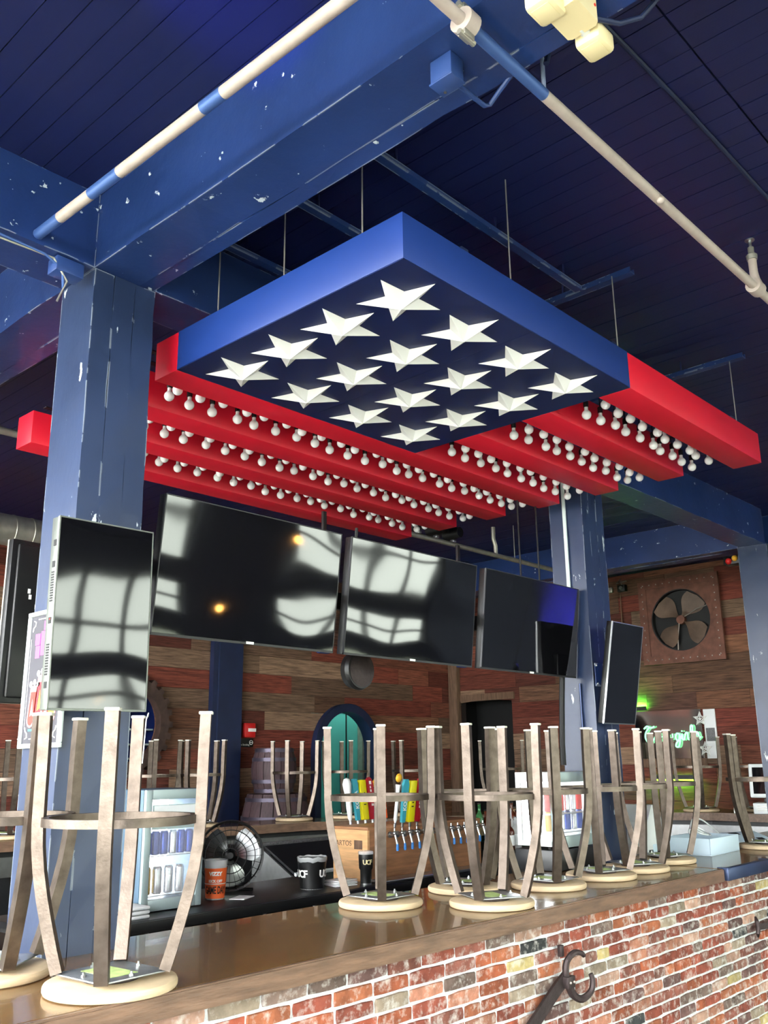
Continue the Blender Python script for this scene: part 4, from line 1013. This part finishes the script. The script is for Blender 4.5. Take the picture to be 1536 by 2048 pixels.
tag(MB().box(4.47, 4.94, 2.89, 3.16, BT+.0015, 1.178, .004).build('cooler_stand', 'black_laminate'), 'low black stand under the small lit cooler on the bar', 'stand')
can_me = MB().lathe([(.022, 0), (.0265, .006), (.0265, .116), (.022, .126), (.0205, .127)], n=16).mesh()
lid_me = MB().lathe([(.0205, .1272), (.022, .130), (.0005, .1285)], n=14, cap=False).mesh(); lid_me.materials.append(MATS['can_silver'])
cans = {}
for m in ('can_blue', 'can_silver', 'can_yellow', 'can_red'):
    c = can_me.copy(); c.materials.append(MATS[m]); cans[m] = c
def drink_can(x, y, z, m, label, group, s=1.):
    o = tag(link('drink_can', cans[m], None, None, (x, y, z), None, (s, s, s)), label, 'can', group); link('lid', lid_me, None, o); return o
cn = {'can_blue': 'blue', 'can_silver': 'silver', 'can_yellow': 'golden yellow', 'can_red': 'red'}
zsh = IZ+.007+.655*.44+.006
for i in range(6):
    m = 'can_blue' if i not in (3,) else 'can_silver'
    drink_can(3.155+i*.058, 4.80, zsh, m, '%s slim can on the upper shelf of the grey fridge, %s from the left' % (cn[m], ORD[i]), 'cans on the upper fridge shelf', 1.)
for i, m in enumerate(('can_yellow', 'can_silver', 'can_silver', 'can_silver')):
    drink_can(3.165+i*.075, 4.81, IZ+.088, m, '%s can on the lower shelf of the grey fridge, %s from the left' % (cn[m], ORD[i]), 'cans on the lower fridge shelf', 1.15)
for r, zz in enumerate((1.185+.084, 1.185+.40*.44+.012)):
    for i in range(6):
        m = (['can_yellow', 'can_yellow', 'can_silver', 'can_blue', 'can_silver', 'can_blue', 'can_red'], ['can_red', 'can_silver', 'can_red', 'can_silver', 'can_silver', 'can_red', 'can_blue'])[r][i]
        drink_can(4.545+i*.064, 2.98, zz, m, '%s can on the %s shelf of the small cooler, %s from the left' % (cn[m], ('lower', 'upper')[r], ORD[i]), 'cans in the small cooler', .8)
# ---- white trays left of the fridge
t = thing('plastic_tray', 'stack of white plastic trays on the counter left of the grey fridge', 'tray', (2.93, 4.70, IZ))
for k in range(3): MB().box(-.16, .14, -.10, .1, k*.022, k*.022+.018, .007).build('tray', 'paper', t)
# ---- orange cup
cup = thing('promo_cup', 'tall orange and clear plastic cup beside the fan', 'cup', (3.73, 4.90, IZ))
MB().lathe([(.055, 0), (.058, .004), (.0705, .20), (.074, .225), (.076, .228), (.072, .228), (.0685, .20), (.054, .006)], n=28, cap=False).build('shell', 'clear_plastic', cup)
MB().lathe([(.0585, .008), (.0698, .182)], n=28, cap=False).build('orange_wrap', 'cup_orange', cup)
MB().lathe([(.052, .004), (.0535, .01)], n=20).build('base', 'paper', cup)
FA = math.atan2(-4.90, -3.73)
for txt, sz, z, m, b in (('VIZZY', .030, .150, 'white_ink', .0015), ('KICK OFF', .021, .108, 'white_ink', .001), ('GAME DAY', .040, .055, 'black_ink', .0008)):
    me = text_mesh(txt, sz, .0006, bold=b, space=.95)
    if txt == 'GAME DAY':
        for v in me.vertices: v.co.x *= .72; v.co.y *= 1.5
    R_ = .0586+(.0698-.0586)*(z-.008)/.174+.0012
    link('lettering', bend(me, R_, z, .064, FA), m, cup)
bd = MB().lathe([(.0590+.0008+.0643*.082, .090), (.0595+.0008+.0643*.087, .095)], n=28, cap=False).build('white_rule', 'white_ink', cup)
# ---- floor fan lying against the counter stuff
fan = thing('fan', 'black round fan with shiny metal blades behind the orange cup', 'fan', (3.98, 5.08, IZ), math.radians(-38))
fc = .225
for r, yy in ((.212, -.055), (.212, .06), (.16, -.08), (.105, -.088), (.05, -.09)): MB().tube([(r*math.cos(2*PI*i/40), yy, fc+r*math.sin(2*PI*i/40)) for i in range(40)], .0032, 5, closed=True).build('guard_ring', 'black_rubber', fan)
ringo = MB()
ringo.lathe([(.203, -.055), (.216, -.06), (.219, 0), (.216, .06), (.203, .055)], (0, 0, fc), 44, 'y', cap=False).build('rim', 'black_plastic', fan)
for k in range(28):
    a = 2*PI*k/28; MB().tube([(r*math.cos(a), y, fc+r*math.sin(a)) for r, y in ((.04, -.09), (.10, -.088), (.16, -.08), (.2, -.066), (.213, -.055))], .0015, 4).build('guard_wire', 'black_rubber', fan)
for k in range(3):
    a = k*2*PI/3+.5; mb = MB(); g = []
    for i in range(8):
        r = .035+.155*i/7; wd = .35+.42*math.sin(PI*min(1, .15+i/7*.7))
        g.append([mb.bm.verts.new((r*math.cos(a+wd*(j-2)/2), -.02+.028*(j-2)/2, fc+r*math.sin(a+wd*(j-2)/2))) for j in range(5)])
    for i in range(7):
        for j in range(4): mb.bm.faces.new((g[i][j], g[i+1][j], g[i+1][j+1], g[i][j+1]))
    mb.build('blade', 'steel', fan)
MB().lathe([(.02, -.05), (.035, -.03), (.035, .03), (.06, .04), (.06, .13), (.03, .14)], (0, 0, fc), 18, 'y').build('motor', 'black_plastic', fan)
MB().tube([(-.15, .03, .008), (-.05, .08, .008), (0, .10, .12), (.05, .08, .008), (.15, .03, .008)], .01, 8).build('stand', 'black_plastic', fan)
# ---- black bucket with logo
bk = thing('ice_bucket', 'black bucket with a clear liner on the counter left of the taps', 'bucket', (4.43, 4.78, IZ))
MB().lathe([(.076, 0), (.080, .004), (.0975, .185), (.099, .19), (.094, .19), (.077, .012), (.0005, .010)], n=32, cap=False).build('pail', 'black_plastic', bk)
MB().lathe([(.0765, -.0005), (.0785, .004)], n=28).build('base_ring', 'paper', bk)
ln = MB(); rg = []
for q, (r0, z0) in enumerate(((.0945, .17), (.0965, .196), (.1005, .199), (.1012, .188), (.0985, .170))):
    rg.append([ln.bm.verts.new(((r0+.0015*math.sin(i*2.3+q))*math.cos(2*PI*i/36), (r0+.0015*math.sin(i*2.3+q))*math.sin(2*PI*i/36), z0+(.003*math.sin(i*1.3)+.002*math.sin(i*2.1) if q else 0))) for i in range(36)])
for q in range(4):
    for i in range(36): ln.bm.faces.new((rg[q][i], rg[q][(i+1) % 36], rg[q+1][(i+1) % 36], rg[q+1][i]))
ln.build('plastic_liner', 'clear_plastic', bk)
for a0 in (FA+1.02, FA-.98):
    me = text_mesh('UCF', .062, .0008, bold=.002, space=.8); link('lettering', bend(me, .0925, .095, .095, a0), 'white_ink', bk)
# ---- tumbler
tu = thing('tumbler', 'black insulated tumbler with a gold logo in front of the tap box', 'tumbler', (4.78, 4.62, IZ))
MB().lathe([(.034, 0), (.037, .003), (.040, .095), (.0475, .105), (.0505, .19), (.050, .195), (.0005, .195)], n=28, cap=False).build('body', 'black_plastic', tu)
MB().lathe([(.052, .195), (.053, .2), (.053, .212), (.048, .216), (.0005, .216)], n=28, cap=False).build('lid', 'clear_plastic', tu)
MB().lathe([(.0372, .001), (.0385, .012)], n=24, cap=False).build('base_band', 'steel', tu)
me = text_mesh('UCF', .042, .0008, bold=.0015, space=.75); link('lettering', bend(me, .0505, .145, .09, math.atan2(-4.62, -4.78)+.25), 'gold_ink', tu)
na = thing('napkin_stack', 'loose stack of white napkins beside the tumbler', 'napkins', (4.66, 4.74, IZ))
for k in range(4): o = MB().box(-.09, .09, -.07, .07, .0+k*.010, .007+k*.010, .003).build('napkin', 'paper', na); o.rotation_euler = (0, 0, random.uniform(-.3, .3))
pp = tag(MB().box(-.08, .08, -.05, .05, 0, .004).build('paper_sheet', 'paper', loc=(3.86, 4.80, IZ), rot=(0, 0, .5)), 'crumpled white paper under the fan beside the orange cup', 'paper')
# ---- draught tap box
TX0, TX1, TY0, TY1, TH = 4.87, 6.165, 4.69, 5.03, .358
tb = thing('tap_box', 'wooden draught beer box with a row of taps', 'tap box', (TX0, TY0, IZ))
MB().box(.02, TX1-TX0, 0, .02, 0, TH-.02).build('front_panel', 'box_walnut', tb)
MB().box(0, .0195, 0, TY1-TY0, 0, TH-.02).build('side_panel', 'box_maple', tb)
MB().box(0, TX1-TX0, -.003, TY1-TY0+.003, TH-.0195, TH, .002).build('top_panel', 'box_walnut', tb)
MB().box(.02, TX1-TX0, TY1-TY0-.02, TY1-TY0, 0, TH-.02).box(TX1-TX0-.02, TX1-TX0-.0005, .021, TY1-TY0-.021, 0, TH-.02).build('back_panel', 'box_walnut', tb)
MB().box(-.001, TX1-TX0+.08, -.16, -.02, .0, .02, .004).build('drip_tray', 'steel', tb)
MB().lathe([(.028, -.012), (.028, 0)], (.11, 0, .265), 18, 'y').build('lock_plate', 'black_rubber', tb)
me = text_mesh('ARTOS', .05, .0008); link('lettering', me, 'barn_post', tb, (-.0006, .235, .245), (PI/2, 0, -PI/2))
MB().box(-.0012, -.0002, .05, .13, .21, .27).build('burnt_mark', 'barn_post', tb)
def faucet(parent, x, y, z, s):
    f = MB().lathe([(.022, 0), (.022, .012), (.011, .018), (.010, .055)], (x, 0, z), 12, 'y')
    for v in f.bm.verts: v.co.y = y-s*v.co.y
    f.tube([(x, y-s*.05, z+.02), (x, y-s*.062, z-.02), (x, y-s*.075, z-.06)], .008, 8).tube([(x, y-s*.05, z+.0), (x, y-s*.05, z+.045)], .006, 8).sphere((x, y-s*.05, z+.012), .016, 10)
    o = f.build('faucet', 'steel', parent)
    MB().lathe([(.009, z-.105), (.011, z-.09), (.009, z-.058)], (x, y-s*.076, 0), 10).build('nozzle_plug', 'tap_blue', o)
FXs = [5.098, 5.178, 5.258, 5.338, 5.418, 5.498, 5.578, 5.658, 5.738, 5.818, 5.898, 5.978, 6.058, 6.135]
for x in FXs: faucet(tb, x-TX0, 0, .297, 1)
for x in FXs[:8]: faucet(tb, x-TX0, TY1-TY0, .297, -1)
HN = {}
def handle(kind, x, y, side, label):
    M = {'white': 'handle_white', 'teal': 'handle_teal', 'yellow': 'handle_yellow', 'red': 'handle_red', 'orange': 'handle_orange', 'slim': 'handle_orange', 'gold': 'handle_white'}[kind]
    g = MB()
    if kind == 'white': g.lathe([(.008, .034), (.016, .05), (.022, .12), (.02, .20), (.03, .26), (.034, .30), (.022, .335), (.0005, .345)], n=18, cap=False)
    elif kind == 'teal': g.prism([(-.016, .034), (.016, .034), (.02, .08), (.028, .25), (.03, .30), (.018, .335), (-.018, .335), (-.03, .30), (-.028, .25), (-.02, .08)], -.011, .011, 'y')
    elif kind == 'yellow': g.box(-.034, .034, -.014, .014, .034, .325, .004)
    elif kind == 'red': g.prism([(-.012, .034), (.012, .034), (.03, .12), (.034, .28), (.022, .33), (0, .345), (-.022, .33), (-.034, .28), (-.028, .12)], -.013, .013, 'y')
    elif kind == 'orange': g.prism([(-.014, .034), (.014, .034), (.024, .1), (.028, .26), (-.028, .26), (-.024, .1)], -.013, .013, 'y')
    elif kind == 'slim': g.box(-.015, .015, -.012, .012, .034, .30, .004)
    else: g.lathe([(.006, .034), (.014, .06), (.012, .22), (.02, .30)], n=12)
    t = g.build('tap_handle', M, tb, loc=(x-TX0, y-TY0, .345), rot=(math.radians(8)*side, 0, 0)); t['label'] = label
    MB().lathe([(.007, 0), (.010, .004), (.010, .03), (.007, .034)], n=10).build('ferrule', 'steel', t)
    if kind == 'teal':
        me = text_mesh('KONA', .045, .0008, bold=.001); link('lettering', me, 'white_ink', t, (0, -.0118, .18), (PI/2, -PI/2, 0))
    elif kind == 'yellow':
        for k in range(4): MB().box(-.012+.004*k, .012, -.0152, -.0143, .14+k*.028, .148+k*.028).build('print_mark', 'black_ink', t)
    elif kind == 'red':
        for k in range(6): MB().box(-.008, .02-.003*k, -.0142, -.0133, .13+k*.026, .148+k*.026).build('print_mark', 'white_ink', t)
        MB().box(-.012, .012, -.0142, -.0133, .29, .315).build('print_mark', 'white_ink', t)
    elif kind == 'orange':
        MB().sphere((0, 0, .295), .038, 14, (1, .5, 1)).build('fruit_top', 'handle_gold', t)
        for q in ((-.03, -.004, .305), (.03, .004, .32)): MB().sphere(q, .014, 8).build('leaf', 'handle_gold', t)
    elif kind == 'slim':
        for k in range(5): MB().box(-.006, .006, -.0132, -.0123, .10+k*.03, .118+k*.03).build('print_mark', 'white_ink', t)
    elif kind == 'gold': MB().sphere((0, 0, .345), .032, 12, (1, .45, 1)).build('medallion', 'handle_gold', t)
for i, (k, n_) in enumerate((('gold', 'white tap handle with a gold medallion'), ('teal', 'teal tap handle'), ('yellow', 'yellow paddle tap handle'), ('red', 'dark red tap handle'), ('orange', 'orange tap handle with a golden fruit top'), ('slim', 'slim orange tap handle'))):
    handle(k, FXs[i] if i < 5 else FXs[4]+.066, TY0-.05, 1, n_+' on the front of the wooden tap box')
for i, (k, n_) in enumerate((('white', 'white rounded tap handle'), ('teal', 'teal tap handle'), ('yellow', 'yellow paddle tap handle'), ('red', 'dark red tap handle'), ('orange', 'orange tap handle with a golden fruit top'), ('slim', 'slim orange tap handle'))):
    handle(k, FXs[i] if i < 5 else FXs[4]+.066, TY1+.05, -1, n_+' on the rear of the wooden tap box')
# ---- ice chest with sliding lid behind the counter
ch = thing('glass_froster', 'black and steel chest cooler with a sloped lid left of the tap box', 'cooler', (5.0, 5.38, 0))
prof = [(0, 0), (.72, 0), (.72, 1.0), (.62, 1.0), (.22, .80), (0, .80)]
MB().prism(prof, 0, .02, 'x').build('side_panel', 'steel', ch, smooth=False)
MB().prism(prof, 1.10, 1.12, 'x').build('side_panel', 'steel', ch, smooth=False)
MB().box(.021, 1.099, .02, .70, .02, .70).build('tub', 'black_laminate', ch)
MB().prism([(.24, .815), (.60, .992), (.60, 1.012), (.24, .835)], .03, 1.09, 'x').build('lid', 'black_laminate', ch, smooth=False)
MB().prism([(.215, .805), (.24, .815), (.24, .838), (.215, .828)], .025, 1.095, 'x').build('lid_edge', 'frame_white', ch, smooth=False)
MB().box(.0, 1.12, .66, .72, 1.0005, 1.03, .003).build('back_ledge', 'granite', ch)
# ---- liquor bottles
def bottle_mesh(h, r, neck):
    return MB().lathe([(.0005, 0), (r*.95, 0), (r, .006), (r, h*.58), (r*.85, h*.66), (neck, h*.76), (neck, h*.93), (neck*1.15, h*.94), (neck*1.15, h*.965)], n=18, cap=False).mesh()
kinds = [('green_glass', 'dark green', .30, .036, .013), ('brown_glass', 'amber brown', .29, .038, .014), ('clear_plastic', 'clear glass', .31, .036, .012), ('brown_glass', 'tall red-brown', .33, .034, .013), ('clear_plastic', 'short clear glass', .25, .042, .015), ('brown_glass', 'short brown', .24, .04, .014)]
bme_ = []
for m, n_, h, r, k in kinds:
    a = bottle_mesh(h, r, k); a.materials.append(MATS[m])
    lb = MB().lathe([(r+.0008, h*.15), (r+.0008, h*.48)], n=18, cap=False).mesh(); lb.materials.append(MATS['paper' if m != 'green_glass' else 'gold_ink'])
    cp = MB().lathe([(k*1.2, h*.966), (k*1.25, h), (.0005, h*1.003)], n=12, cap=False).mesh(); cp.materials.append(MATS['black_plastic' if m != 'clear_plastic' else 'can_silver'])
    bme_.append((a, lb, cp, n_))
bi = 0
for row, (yy, n_row, zz) in enumerate(((4.60, 7, IZ2), (4.73, 7, IZ2), (4.86, 8, IZ2+.06))):
    for i in range(n_row):
        x = 6.345+i*.092+row*.02
        if x > 6.62 and yy < 4.70: continue
        k = (bi*5+row*2) % 6; a, lb, cp, n_ = bme_[k]; bi += 1
        o = tag(link('liquor_bottle', a, None, None, (x, yy, zz)), '%s bottle, %s from the left in the %s row on the raised counter' % (n_, ORD[i], ('front', 'middle', 'back')[row]), 'bottle', 'liquor bottles on the raised counter')
        link('paper_label', lb, None, o); link('cap', cp, None, o)
tag(MB().box(6.30, 7.12, 4.80, 4.93, IZ2, IZ2+.058, .003).build('bottle_step', 'black_laminate'), 'black step lifting the back row of liquor bottles', 'shelf')
# ================================================================== ON THE RIGHT END OF THE BAR
BT2 = BT+.0015
po2 = thing('till_terminal', 'white till terminal seen from behind beside the last upturned stool', 'till', (5.50, 2.86, BT2))
MB().prism([(-.07, 0), (.16, 0), (.16, .16), (.10, .30), (.02, .30), (-.05, .20), (-.07, .10)], 0, .22, 'y').build('housing', 'device_white', po2, smooth=False)
MB().box(-.06, .18, .0, .22, .0, .045, .006).build('base', 'device_blue', po2)
MB().box(.0, .06, -.004, -.0005, .02, .07).build('label_patch', 'device_blue', po2)
bx_ = thing('menu_bin', 'grey bin of folded menus behind the white till', 'bin', (5.66, 3.24, .95))
MB().box(-.13, .16, -.04, .14, 0, .36).build('bin', 'fridge_white', bx_)
for k in range(5): o = MB().box(-.10, .10, .0, .006, .361, .40).build('menu', ('paper', 'black_ink', 'neon_green', 'paper', 'black_ink')[k] if k != 2 else 'handle_teal', bx_, loc=(0.01*k, -.02+.03*k, 0), rot=(.3, 0, 0))
MB().box(-.12, .15, -.03, .13, -.95, -.001).build('stand', 'black_rubber', bx_)
tr = thing('paper_tray', 'white open tray with cables on the right end of the bar', 'tray', (5.70, 2.58, BT2), math.radians(2))
for a in ((0, .46, 0, .30, 0, .006), (0, .46, 0, .008, .0065, .10), (0, .46, .292, .30, .0065, .10), (0, .008, .0085, .2915, .0065, .10), (.452, .46, .0085, .2915, .0065, .10)):
    MB().box(*a, .0015).build('tray_side', 'device_blue', tr)
cb = thing('white_cable', 'coiled white charging cable lying in the white tray', 'cable', (5.82, 2.74, BT2+.05))
MB().tube(smooth([(0, 0, .02), (.04, .05, .08), (.10, .04, .09), (.15, .0, .06), (.10, -.05, .055), (.02, -.03, .07), (.05, .04, .095), (.14, .05, .10), (.2, .02, .07), (.16, -.04, .05)], 4), .005, 7).build('coil', 'device_white', cb)
MB().tube(smooth([(.05, .05, .08), (.22, .10, .14), (.38, .12, .13), (.52, .12, .08), (.62, .10, .02)], 5), .005, 7).build('lead', 'device_white', cb)
cr = thing('price_card', 'tilted white card with a black strip right of the white tray', 'card', (6.62, 2.80, BT2+.004), math.radians(-24))
o = MB().box(0, .34, 0, .20, .0, .008, .002).build('card', 'device_blue', cr, rot=(math.radians(14), 0, 0))
MB().box(.08, .16, .14, .185, .0081, .009).box(.22, .28, .02, .06, .0081, .009).build('black_strip', 'black_ink', o)
MB().box(.08, .26, .15, .17, 0, .032).build('prop', 'device_white', cr)
ts = thing('till_screen', 'white touch screen till on the far bar at the right edge', 'till', (9.33, 3.53, 1.121), math.radians(-78))
MB().box(-.19, .19, -.12, .14, 0, .10, .008).build('base_box', 'device_white', ts)
for z in (.03, .05, .07): MB().box(-.15, .15, -.1212, -.1205, z, z+.004).build('groove', 'galvanised', ts)
MB().box(-.10, .10, -.02, .06, .1005, .14, .006).build('stand', 'black_plastic', ts)
mo = MB().box(-.22, .22, -.02, .02, 0, .32, .012).build('monitor', 'device_white', ts, loc=(0, -.02, .145), rot=(math.radians(-10), 0, 0))
MB().box(-.185, .185, -.0218, -.0203, .035, .285).build('screen', 'tv_screen', mo, smooth=False)
c2 = thing('card_reader', 'small white card reader on the far bar left of the till screen', 'card reader', (9.30, 3.88, 1.121), math.radians(-70))
MB().prism([(-.06, 0), (.08, 0), (.08, .06), (.05, .07), (-.06, .025)], -.05, .05, 'x').build('body', 'device_white', c2)
MB().prism([(-.02, .0415), (.05, .0715), (.05, .073), (-.02, .043)], -.038, .038, 'x').build('display', 'black_ink', c2, smooth=False)
# ================================================================== BACK OF THE ROOM
al = thing('fire_alarm', 'red fire alarm pull box on the plank wall right of the pilaster', 'alarm', (6.42, 7.965, 1.99))
MB().box(-.075, .075, -.05, 0, -.075, .075, .008).build('case', 'alarm_red', al); MB().box(-.03, .075, -.058, -.0505, -.015, .02, .002).build('pull_bar', 'white_ink', al)
sg = thing('notice_sign', 'small black no smoking sign below the red fire alarm', 'sign', (6.40, 7.965, 1.86))
MB().box(-.095, .095, -.012, 0, -.045, .045, .002).build('panel', 'black_ink', sg)
me = text_mesh('No Smoking', .027, .0006); link('lettering', me, 'white_ink', sg, (-.025, -.0128, -.02), (PI/2, 0, 0))
MB().tube([(.066+.022*math.cos(2*PI*i/20), -.0128, .004+.022*math.sin(2*PI*i/20)) for i in range(20)], .0032, 5, closed=True).tube([(.05, -.0128, .004), (.082, -.0128, .004)], .003, 5).build('symbol', 'white_ink', sg)
def barrel(loc, r, h, label):
    t = thing('barrel', label, 'barrel', loc, 0, 'barrels by the far bar')
    n = 16
    for k in range(n):
        mb = MB(); g = []
        for i in range(9):
            z = h*i/8; rr = r*(.80+.20*math.sin(PI*i/8)); a0 = 2*PI*k/n+.012; a1 = 2*PI*(k+1)/n-.012
            g.append([mb.bm.verts.new((q*math.cos(a), q*math.sin(a), z)) for q, a in ((rr, a0), (rr*1.004, (a0+a1)/2), (rr, a1), (rr-.02, a1), (rr-.02, a0))])
        for i in range(8):
            for j in range(5): mb.bm.faces.new((g[i][j], g[i][(j+1) % 5], g[i+1][(j+1) % 5], g[i+1][j]))
        mb.bm.faces.new(g[0]); mb.bm.faces.new(g[-1][::-1]); mb.build('stave', 'barrel_wood', t)
    for f in (.06, .26, .74, .94):
        rr = r*(.80+.20*math.sin(PI*f)); MB().lathe([(rr+.001, h*f-.018), (rr+.006, h*f-.018), (rr+.006, h*f+.018), (rr+.001, h*f+.018)], n=28, cap=False).build('hoop', 'barrel_hoop', t)
    MB().lathe([(r*.78, h-.03), (r*.78, h-.02)], n=24).lathe([(r*.78, .02), (r*.78, .03)], n=24).build('head', 'barrel_wood', t)
barrel((6.45, 7.55, 1.05+.30), .235, .45, 'small dark wooden barrel on top of the larger one by the plank wall')
barrel((6.46, 7.52, .45), .37, .895, 'large dark barrel under the small one by the plank wall')
tag(MB().box(5.9, 7.0, 7.25, 7.9, 0, .449, .01).build('barrel_plinth', 'barn_post'), 'low wooden plinth carrying the barrels', 'plinth')
# ---- things on the shelf left of the column
lc = thing('side_counter', 'low black counter seen left of the big column', 'counter', (1.6, 4.6, 0))
MB().box(-.9, .75, -.35, .35, .80, .85, .004).build('worktop', 'black_laminate', lc); MB().box(-.85, .7, -.2, .33, 0, .799).build('carcass', 'black_rubber', lc); MB().box(-.9, .75, .30, .35, .8505, 1.0).build('upstand', 'steel', lc)
b1 = thing('squeeze_bottle', 'clear bottle with a blue cap at the left picture edge', 'bottle', (1.92, 4.50, .851))
MB().lathe([(.04, 0), (.042, .01), (.042, .12), (.02, .16), (.018, .18)], n=18).build('body', 'clear_plastic', b1); MB().lathe([(.022, .18), (.022, .21), (.01, .215)], n=14).build('cap', 'can_blue', b1)
b2 = thing('squeeze_bottle', 'small green bottle at the left picture edge', 'bottle', (1.86, 4.36, .851))
MB().lathe([(.03, 0), (.032, .01), (.032, .06), (.015, .09), (.013, .11)], n=16).build('body', 'green_glass', b2); MB().lathe([(.016, .11), (.016, .13)], n=12).build('cap', 'black_plastic', b2)
# ================================================================== LAMPS
for (x, y, z), lab in (((5.56, -1.5, 2.23), 'lower'), ((6.42, -1.5, 2.88), 'higher')):
    pd = thing('pendant_lamp', 'warm bare bulb on a cord behind the camera, the %s of two' % lab, 'lamp', (x, y, z), 0, 'warm pendant bulbs')
    MB().sphere((0, 0, 0), .045, 16).build('bulb', 'warm_bulb', pd); MB().lathe([(.02, .04), (.022, .09)], n=12).build('socket', 'black_plastic', pd); MB().tube([(0, 0, .09), (0, 0, CZ-z-.001)], .004, 6).build('cord', 'black_rubber', pd)
# blue stage wash lamp on the front wall, its beam landing on the ceiling
def stage(loc, aim, label, energy, size):
    lw = thing('stage_lamp', label, 'lamp', loc)
    d = (Vector(aim)-Vector(loc)).normalized(); q = d.to_track_quat('-Z', 'Y').to_euler()
    MB().lathe([(.055, .10), (.07, .05), (.07, -.08), (.064, -.08), (.06, .04)], n=18).build('can', 'black_plastic', lw, rot=q)
    MB().tube([(-.085, 0, 0), (-.085, 0, .12), (.085, 0, .12), (.085, 0, 0)], .006, 6).build('yoke', 'black_plastic', lw)
    L = bpy.data.lights.new('blue_beam', 'SPOT'); L.color = (.10, .08, 1.0); L.energy = energy; L.spot_size = math.radians(size); L.spot_blend = 1.; L.shadow_soft_size = .03
    o = bpy.data.objects.new('blue_beam', L); COL.objects.link(o); o.parent = lw; o.rotation_euler = q; o.location = d*.09
stage((-.9, 1.05, 2.7), (1.14, 1.72, CZ), 'blue stage lamp hanging left of the camera', 650, 14)
stage((9.2, -.4, 1.9), (9.98, -.2, 2.9), 'blue stage lamp by the right wall behind the camera', 1500, 60)
for p_, n_ in (((-.9, 1.05, 2.7), 0), ((9.2, -.4, 1.9), 1)):
    tag(MB().tube([(p_[0], p_[1], p_[2]+.121), (p_[0], p_[1], CZ-.001)], .01, 8).build('lamp_pole', 'black_plastic'), ('black drop pole of the stage lamp left of the camera', 'black drop pole of the stage lamp by the right wall')[n_], 'pole')
# unseen lamp added to brighten the teal room
rm = thing('added_lamp', 'unseen flat round lamp added to light the teal room beyond the arch', 'lamp', (AX+.7, RY1+.45, 2.98))
MB().lathe([(.14, -.04), (.15, .0)], n=24).build('diffuser', 'added_lamp_glow', rm); MB().lathe([(.16, .0), (.16, .018)], n=24).build('base', 'device_white', rm)
